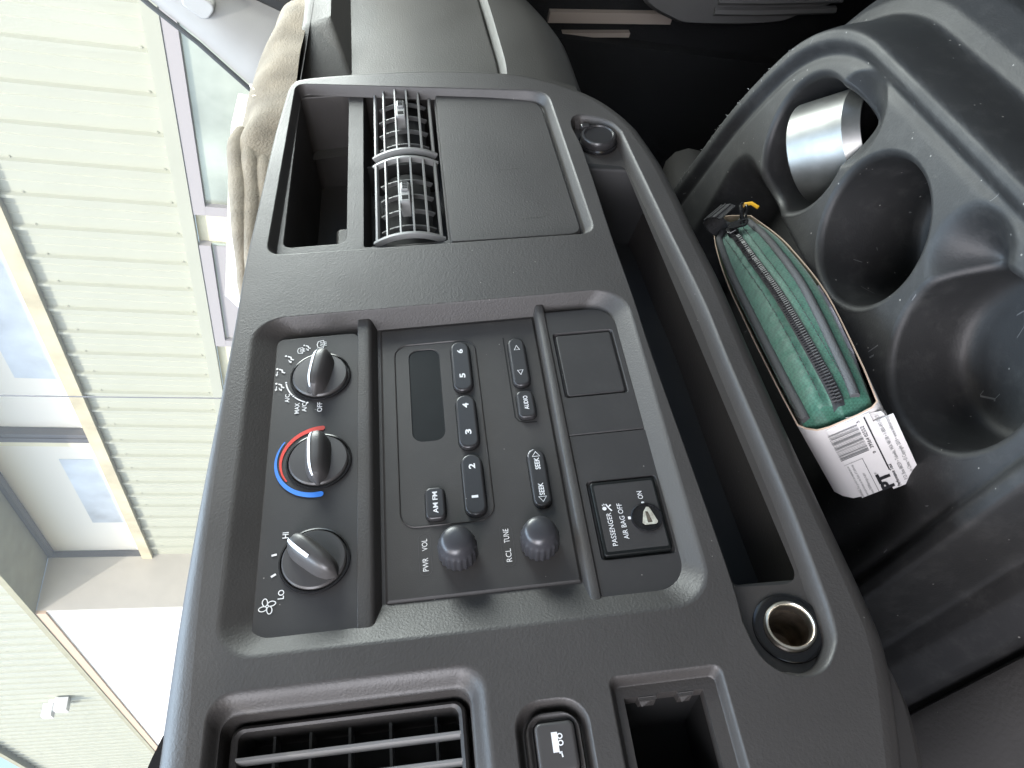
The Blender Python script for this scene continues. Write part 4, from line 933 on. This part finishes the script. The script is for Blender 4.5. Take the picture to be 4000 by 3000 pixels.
for k in range(2, 23, 2):
    r_ = [mb_v for mb_v in rg[k]]
    q0, q1 = [(u0 + 0.003 + (x - u0 - 0.003)*ca_ - (y - cw)*sa_, cw - 0.002 + (x - u0 - 0.003)*sa_ + (y - cw)*ca_, z) for x, y, z in (r_[0], r_[1])]
    mb.tube([q0, q1], 0.0009, 5)
build('webbing_weave', mb, 'zip', wl_, kind='stuff')
mb = MB(); mb.tube([(u0 + 0.016, cw + 0.006, 0.006), (u0 + 0.010, cw + 0.010, 0.012), (u0 + 0.002, cw + 0.013, 0.016), (u0 - 0.004, cw + 0.015, 0.014)], 0.0016, 7); mb.tube([(u0 + 0.016, cw + 0.004, 0.010), (u0 + 0.008, cw + 0.012, 0.008), (u0 - 0.002, cw + 0.017, 0.012)], 0.0012, 7); build('carabiner', mb, 'gloss_black', pouch)
mb = MB(); mb.tube([(u0 - 0.006, cw + 0.012, 0.010), (u0 - 0.007, cw + 0.016, 0.011), (u0 - 0.005, cw + 0.021, 0.010), (u0 - 0.001, cw + 0.024, 0.006)], 0.0015, 7); build('yellow_cord', mb, 'yellow', pouch)
# clear plastic bag bulging between pouch and sleeve
e = empty('plastic_bag', MP, (0.045, rl[9][1] - 0.004, -0.03), 'crinkled clear plastic bag edge showing between pouch and cardboard sleeve', 'plastic bag')
mb = MB(); rg = []
for k in range(15):
    t = k/14; u = 0.0 + 0.075*t; b = side_at(higS, u); wv = 0.0105*math.sin(PI*t)**0.7
    rg.append([(u, b - 0.0015, -0.02), (u, b - 0.0016, 0.000 + 0.003*math.sin(PI*t)), (u, b - 0.002 - 0.4*wv, 0.0058*math.sin(PI*t) + 0.0009*math.sin(9*t)), (u, b - 0.002 - wv, 0.0048*math.sin(PI*t) - 0.001), (u, b - 0.003 - wv, -0.02)])
mb.loft(rg, closed=False); build('film', mb, 'poly', e, angle=60)

# ================================================================== GLOVE AND PAPERS ON THE DASH TOP
gl_top = [(0.135,0.1440),(0.17,0.1500),(0.208,0.1555),(0.240,0.1615),(0.269,0.1660),(0.295,0.1705),(0.328,0.1755),(0.352,0.1785),(0.371,0.1780),(0.388,0.1765),(0.416,0.1735),(0.469,0.1680),(0.498,0.1640),(0.540,0.1575),(0.575,0.1525),(0.598,0.1470),(0.606,0.139)]
def gtop(a):
    for i in range(len(gl_top) - 1):
        if gl_top[i][0] <= a <= gl_top[i+1][0]:
            t = (a - gl_top[i][0])/(gl_top[i+1][0] - gl_top[i][0]); return gl_top[i][1] + (gl_top[i+1][1] - gl_top[i][1])*t
    return 0.139
glove = empty('work_glove', MD, (0.37, 0.128, -0.05), 'tan suede work glove with folded fingers lying on the dash top by the windshield', 'glove')
rings = []; na_ = 90
for i in range(na_ + 1):
    a = 0.137 + (0.606 - 0.137)*i/na_; tp = gtop(a); bt_ = 0.1255 - 0.012*max(0, a - 0.3)/0.3; hh = tp - bt_
    endf = min(1, (a - 0.135)/0.03)**0.5*min(1, (0.608 - a)/0.02)**0.5
    ring = []
    for k in range(21):
        t = k/20*PI; x = math.cos(t); y = math.sin(t)**0.62
        n_ = -0.052 + 0.030*x*endf; b_ = bt_ + hh*y
        # folds of the fingers towards the driver end, palm hollow in the middle
        fold = 0.0
        if a < 0.40:
            wgt = min(1, (0.40 - a)/0.05); q = (t/PI); fold = 0.0042*wgt*(abs(math.sin(q*PI*3.4 + a*9)) - 0.75)
        if 0.355 < a < 0.44: fold -= 0.006*math.exp(-((a - 0.395)/0.025)**2)*math.exp(-((t/PI - 0.33)/0.14)**2)
        n_ += fold*x*1.5 + 0.0014*math.sin(a*70 + k*.6); b_ += fold*math.sin(t)
        ring.append((a, b_, n_))
    rings.append(ring)
mb = MB(); mb.loft(rings, True, True, closed=False); gb = build('glove_body', mb, 'suede', glove, angle=80)
for kf, (fa0, fa1, db, dn, rf) in enumerate(((0.150, 0.375, 0.0085, 0.004, 0.0088), (0.145, 0.362, 0.0195, 0.007, 0.0086), (0.158, 0.350, 0.0300, 0.005, 0.0084))):
    pts = []; rad = []
    for k in range(22):
        t = k/21; a = fa0 + (fa1 - fa0)*t; tp = gtop(a); hh = min(1, (tp - 0.1255)/0.045)
        pts.append((a, max(0.130 - 0.01*max(0, a - .3)/.3, tp - db*hh - 0.001), -0.028 + dn*0.6 + 0.0015*math.sin(a*60 + kf) - 0.012*t*t))
        rad.append(rf*hh*min(1, (t + 0.03)/0.12)**0.5*(1 - 0.25*t**3) * (1 + 0.05*math.sin(a*95 + kf*2)))
    mb = MB(); mb.tube(pts, rad, 14); build('glove_finger', mb, 'suede', gb, angle=80)
mb = MB(); mb.ribbon([(0.4165,0.160),(0.4175,0.1525)], 0.0016, -0.0285); mb.poly(arc(0.428, 0.1585, 0.0018, 0, 360, 12)[:-1], -0.0285); build('seam_tear', mb, 'tarnish', gb, angle=0)
def sheet(name, pts, label, grp=None):
    mb = MB(); mb.add([p for p in pts] + [(p[0], p[1], p[2] - 0.0006) for p in pts], [tuple(range(len(pts))), tuple(range(2*len(pts) - 1, len(pts) - 1, -1))] + [(i, (i+1) % len(pts), len(pts) + (i+1) % len(pts), len(pts) + i) for i in range(len(pts))])
    o = build(name, mb, 'paper', None, frame=MD, angle=0, label=label, cat='paper'); return o
sheet('paper_sheet', [(0.17,0.130,-0.100),(0.52,0.130,-0.106),(0.552,0.2045,-0.104),(0.49,0.2055,-0.102),(0.40,0.199,-0.1),(0.24,0.185,-0.1)], 'white paper sheet standing behind the tan glove with ragged upper edge')
sheet('paper_sheet', [(0.42,0.130,-0.118),(0.585,0.130,-0.122),(0.598,0.2015,-0.120),(0.575,0.196,-0.119),(0.556,0.204,-0.118),(0.50,0.195,-0.118)], 'folded paper with a sharp upright corner, farther from the glove than the other sheet')

# ================================================================== CAB AROUND (windshield pillar, door, footwell, roof)
cab = empty('van_cab', MW, (0, 0, -0.7), None, None, kind='structure')
st = [((0.88,0.42,0.085),(0.93,0.27,0.06)), ((0.85,0.311,0.200),(0.905,0.212,0.145)), ((0.85,0.249,0.265),(0.90,0.192,0.195)), ((0.85,0.205,0.319),(0.895,0.160,0.250)), ((0.835,0.05,0.475),(0.88,0.01,0.40)), ((0.82,-0.15,0.66),(0.86,-0.2,0.60))]
rings = []
for Aa, Bb in st:
    Aa = Vector(Aa); Bb = Vector(Bb); ring = []
    for k in range(9):
        t = k/8; q = Aa.lerp(Bb, t) + Vector((-0.022*math.sin(PI*t), 0, 0)); ring.append(tuple(q))
    ring += [tuple(Bb + Vector((0.05,0.02,0))), tuple(Aa + Vector((0.05,0.02,0)))]; rings.append(ring)
rr_ = []
for i in range(len(rings) - 1):
    for k in range(4): rr_.append([tuple(Vector(p).lerp(Vector(q), k/4)) for p, q in zip(rings[i], rings[i+1])])
rr_.append(rings[-1])
mb = MB(); mb.loft(rr_, True, True); pil = build('windshield_pillar', mb, 'trimgrey', cab, angle=40)
mb = MB(); mb.tube([tuple(Vector(p[0]) + Vector((-0.002, 0.004, 0.003))) for p in st], 0.0035, 8); build('gasket', mb, 'rubber', pil)
mb = MB(); mb.rprism(rr(-0.02, 0.02, -0.014, 0.014, 0.010), -0.010, 0.004, 0.003, 3, cap0=True)
fr0 = Matrix(((0,0,-1,0.846),(0.55,-0.84,0,0.197),(-0.84,-0.55,0,0.262),(0,0,0,1))); mb.v = [tuple(fr0 @ Vector(v)) for v in mb.v]; build('handle_mount', mb, 'trimgrey', pil)
mb = MB(); mb.tube([(0.925,0.245,0.02),(0.91,0.222,0.10),(0.905,0.208,0.152),(0.90,0.190,0.195),(0.895,0.160,0.250),(0.885,0.10,0.32),(0.87,0.0,0.43)], 0.017, 10); build('door_seal', mb, 'rubber', pil)
# passenger door lower part with trim strips and map pocket
door = empty('passenger_door', MW, (0.97, 0, -0.6), 'dark passenger door panel with ribbed map pocket and pale trim strips', 'door')
mb = MB(); mb.box(0.955, 0.985, -0.75, 0.30, -0.75, 0.13); build('door_skin', mb, 'carpet', door, angle=0)
mb = MB(); mb.box(0.925, 0.955, -0.75, 0.27, 0.10, 0.155); build('window_sill', mb, 'doorpanel', door)
for y0, y1, z0, z1, wd in ((0.198, 0.175, -0.235, -0.43, 0.0085), (0.223, 0.209, -0.262, -0.37, 0.0035)):
    mb = MB(); mb.loft([[(0.944, y - wd, z), (0.944, y + wd, z), (0.956, y + wd, z), (0.956, y - wd, z)] for y, z in ((y0, z0), (y1, z1))], True, True); build('trim_strip', mb, 'beige', door)
mb = MB()
pk = smooth_line([(0.06,-0.34),(0.131,-0.355),(0.157,-0.41),(0.160,-0.45),(0.145,-0.56),(0.124,-0.61),(0.06,-0.68),(-0.2,-0.72),(-0.5,-0.72),(-0.5,-0.36),(-0.2,-0.34)], 5)
mb.loft([[(0.955, y, z) for y, z in pk], [(0.905, y, z) for y, z in pk], [(0.897, y - 0.006*(1 if y > -0.2 else -1), z*0.985 - 0.008) for y, z in pk]], cap1=True); pck = build('map_pocket', mb, 'doorpanel', door, angle=50)
for k in range(12):
    y = 0.135 - 0.017*k; mb = MB(); mb.tube([(0.895, y - 0.03, -0.66 - 0.0025*k), (0.892, y - 0.012, -0.54), (0.895, y - 0.002, -0.47)], 0.006, 6); build('pocket_rib', mb, 'doorpanel', pck)
# passenger seat corner
seat = empty('passenger_seat', MW, (0.6, -0.35, -0.7), 'blue-grey ribbed cloth passenger seat cushion corner beyond the console', 'seat')
mb = MB(); L_ = rr(0.36, 0.86, -0.80, -0.085, 0.06, 8)
mb.rprism(L_, -0.62, -0.41, 0.05, 6, cap0=True); sc0 = build('cushion', mb, 'seatcloth', seat, angle=60)
for k in range(22):
    x = 0.40 + 0.02*k; mb = MB(); mb.tube([(x, -0.79, -0.413), (x, -0.14, -0.4105), (x, -0.105, -0.420), (x, -0.0885, -0.445), (x, -0.084, -0.50), (x, -0.084, -0.58)], 0.006, 6); build('cushion_rib', mb, 'seatcloth', sc0)
mb = MB(); mb.box(0.35, 0.87, -0.80, -0.10, -0.72, -0.62); build('seat_base', mb, 'carpet', seat, angle=0)
# floor, firewall, roof lining
mb = MB(); mb.box(-1.0, 1.0, -1.4, 0.75, -0.78, -0.74); build('floor', mb, 'carpet', cab, angle=0)
mb = MB(); mb.box(-1.0, 1.0, 0.42, 0.46, -0.74, 0.05); build('firewall', mb, 'carpet', cab, angle=0)
mb = MB(); mb.box(0.30, 0.42, 0.05, 0.42, -0.74, -0.33); build('engine_cover_front', mb, 'carpet', cab, angle=0)
mb = MB(); mb.box(-1.0, 1.0, -1.9, -0.17, 0.70, 0.74); build('roof_lining', mb, 'headliner', cab, angle=0)
mb = MB(); mb.box(-1.0, 1.0, -1.95, -1.90, -0.74, 0.70); build('rear_partition', mb, 'headliner', cab, angle=0)
mb = MB(); mb.box(-0.99, -0.955, -0.75, 0.30, -0.75, 0.13); build('driver_door_panel', mb, 'carpet', cab, angle=0)
mb = MB(); mb.box(0.93, 0.96, 0.22, 0.60, -0.74, 0.10); build('side_kick_panel', mb, 'carpet', cab, angle=0)
# pale duct corner between dash and console
mb = MB(); mb.tube([(0.52,0.165,-0.335),(0.44,0.150,-0.315),(0.38,0.150,-0.30),(0.30,0.17,-0.29)], [0.03,0.035,0.035,0.03], 12); build('floor_duct', mb, 'passenger', cab)
# windshield and the antenna outside
ws = MB(); d0 = Vector((0, 0.415, 0.095)); d1 = Vector((0, -0.15, 0.665))
ws.add([(-0.86, *d0.yz), (0.852, *d0.yz), (0.822, *d1.yz), (-0.83, *d1.yz)], [(0,1,2,3)])
build('windshield', ws, 'windscreen', cab, angle=0)
mb = MB(); mb.tube([(0.583,0.70,0.0),(0.575,0.70,0.45),(0.57,0.70,0.86)], 0.0011, 6); an = build('antenna', mb, 'frame_dark', None, frame=MW, label='thin black antenna mast standing outside the windshield', cat='antenna')

# ================================================================== BUILDING OUTSIDE
bd = Vector((0.09932, 0.99506, 0)); bn = Vector((0.99506, -0.09932, 0)); c3 = Vector((CAM.x, CAM.y, 0))
MBW = Matrix(((bd.x, bn.x, 0, CAM.x), (bd.y, bn.y, 0, CAM.y), (0, 0, 1, OZ), (0, 0, 0, 1)))   # (along, away, up)
bld = empty('building', MBW, (6, 3.5, -1.2), 'pale green metal sided building beyond the windshield with high windows', 'building')
Q = 3.5; QO = 2.915; zb = 0.9469; zt_ = 1.854; zs_ = 2.86
def panel_mesh(wd, z0, z1, q):
    mb = MB(); prof = [(0, 0), (0.010, 0), (0.018, -0.022), (0.040, -0.022), (0.048, 0), (0.095, 0), (0.099, -0.005), (0.107, -0.005), (0.111, 0), (0.165, 0), (0.169, -0.005), (0.177, -0.005), (0.181, 0), (wd, 0)]
    mb.loft([[(s_, q + d_, z) for s_, d_ in prof] for z in (z0, z1)], closed=False); return mb
PW = 0.2443
first = None
for k in range(-6, 26):
    s0_ = 2.4878 + PW*k - 0.024
    if s0_ > 8.60: break
    if first is None: first = build('siding_panel', panel_mesh(PW, zb, zt_, Q), 'siding', bld, angle=20); o = first
    else: o = share(first, bld, 'siding_panel')
    o.location = (s0_, 0, 0) if False else Vector((s0_, 0, 0))
    if k > -2:
        for zc in (zb + 0.035, zt_ - 0.12):
            mb = MB(); mb.lathe([(0.008, 0), (0.0075, 0.005), (0.002, 0.006)], (0, 0), 8, cap1=True)
            mb.v = [(x + 0.006, Q - z, y + zc) for x, y, z in mb.v]; sc1 = build('screw', mb, 'screwgrey', o)
            sc1.location = (0, 0, 0)
first2 = None
for k in range(0, 36):
    s0_ = 8.52 + 0.26*k
    if first2 is None: first2 = build('siding_panel', panel_mesh(0.26, zs_ + 0.06, 4.91, QO), 'siding', bld, angle=20); o = first2
    else: o = share(first2, bld, 'siding_panel')
    o.location = Vector((s0_, 0, 0))
# over the recess the same upper wall goes on
for k in range(1, 38):
    o = share(first2, bld, 'siding_panel'); o.location = Vector((8.52 - 0.26*k, 0, 0))
def bbox(name, s0_, s1_, q0, q1, z0, z1, mat_, parent=bld, angle=0): mb = MB(); mb.box(s0_, s1_, q0, q1, z0, z1); return build(name, mb, mat_, parent, angle=angle)
bbox('beam', 0.5, 8.66, Q - 0.05, Q + 0.05, zt_, 1.952, 'beam')
bbox('flashing', 0.5, 8.66, Q - 0.035, Q + 0.01, zb - 0.075, zb, 'siding')
bbox('fascia_trim', -1.2, 18, QO - 0.03, QO + 0.02, zs_ - 0.005, zs_ + 0.058, 'soffit')
bbox('soffit', -1.2, 8.575, QO + 0.02, Q + 0.05, zs_, zs_ + 0.04, 'soffit')
bbox('return_wall', 8.56, 8.66, QO + 0.01, Q + 0.05, -1.2, zs_ - 0.006, 'returnwall')
bbox('roof_edge', -1.2, 18, QO - 0.10, QO + 0.3, 4.91, 5.0, 'soffit')
bbox('sliding_door', 8.56, 18, QO, QO + 0.01, -1.2, zs_ - 0.10, 'whitedoor')
bbox('door_head_trim', 8.56, 18, QO - 0.02, QO + 0.012, zs_ - 0.10, zs_ - 0.006, 'peach')
# high windows above the beam
for s0_, s1_ in ((0.6, 2.95), (3.06, 6.09), (6.215, 8.60)):
    wn = bbox('window', s0_, s1_, Q + 0.05, Q + 0.06, 1.952, zs_, 'blind')
    bbox('frame', s0_, s1_, Q - 0.02, Q + 0.045, zs_ - 0.05, zs_ - 0.002, 'frame_dark', wn)
    bbox('frame', s1_ - 0.05, s1_, Q - 0.021, Q + 0.046, 1.953, zs_ - 0.051, 'frame_dark', wn)
    bbox('painted_sky_band', s0_ + 0.35, s1_ - 0.75, Q + 0.044, Q + 0.049, 1.96, 2.30, 'painted_sky', wn)  # pale blue strip painting the sky seen in the panes
bbox('mullion', 6.09, 6.15, Q - 0.03, Q + 0.05, 1.953, zs_ - 0.003, 'frame_dark'); bbox('mullion', 6.155, 6.215, Q - 0.028, Q + 0.05, 1.953, zs_ - 0.003, 'wallcream')
bbox('mullion', 2.96, 3.05, Q - 0.03, Q + 0.05, 1.953, zs_ - 0.003, 'frame_dark')
# wall and windows under the flashing
bbox('lower_wall', 3.53, 8.66, Q + 0.012, Q + 0.06, -1.2, zb - 0.076, 'wallcream'); bbox('lower_wall', 0.5, 3.50, Q + 0.05, Q + 0.08, -1.2, -0.4, 'wallcream')
for s0_, s1_, pm in ((0.7, 3.50, 'pane'), (3.75, 4.76, 'pane')):
    wn = bbox('window', s0_, s1_, Q - 0.004, Q + 0.010, -0.3, 0.80, pm)
    bbox('frame', s0_, s1_, Q - 0.03, Q + 0.011, 0.80, 0.868, 'frame_mid', wn); bbox('frame', s1_ - 0.07, s1_, Q - 0.031, Q + 0.0095, -0.3, 0.799, 'frame_mid', wn)
    if s1_ > 4: bbox('inner_blind', s0_ + 0.02, s1_ - 0.08, Q - 0.008, Q - 0.0045, -0.2, 0.79, 'frame_mid', wn)
# floodlight on the far upper wall
e = empty('floodlight', MBW, (12.0, QO, 3.4), 'white twin floodlight fixed high on the sided wall', 'light')
mb = MB(); mb.box(11.85, 12.0, QO - 0.18, QO - 0.02, 3.30, 3.46); mb.box(11.95, 12.03, QO - 0.06, QO - 0.022, 3.36, 3.56); build('housing', mb, 'white', e)
mb = MB(); mb.box(11.95, 12.12, QO - 0.22, QO - 0.061, 3.50, 3.62); build('lamp_head', mb, 'white', e)
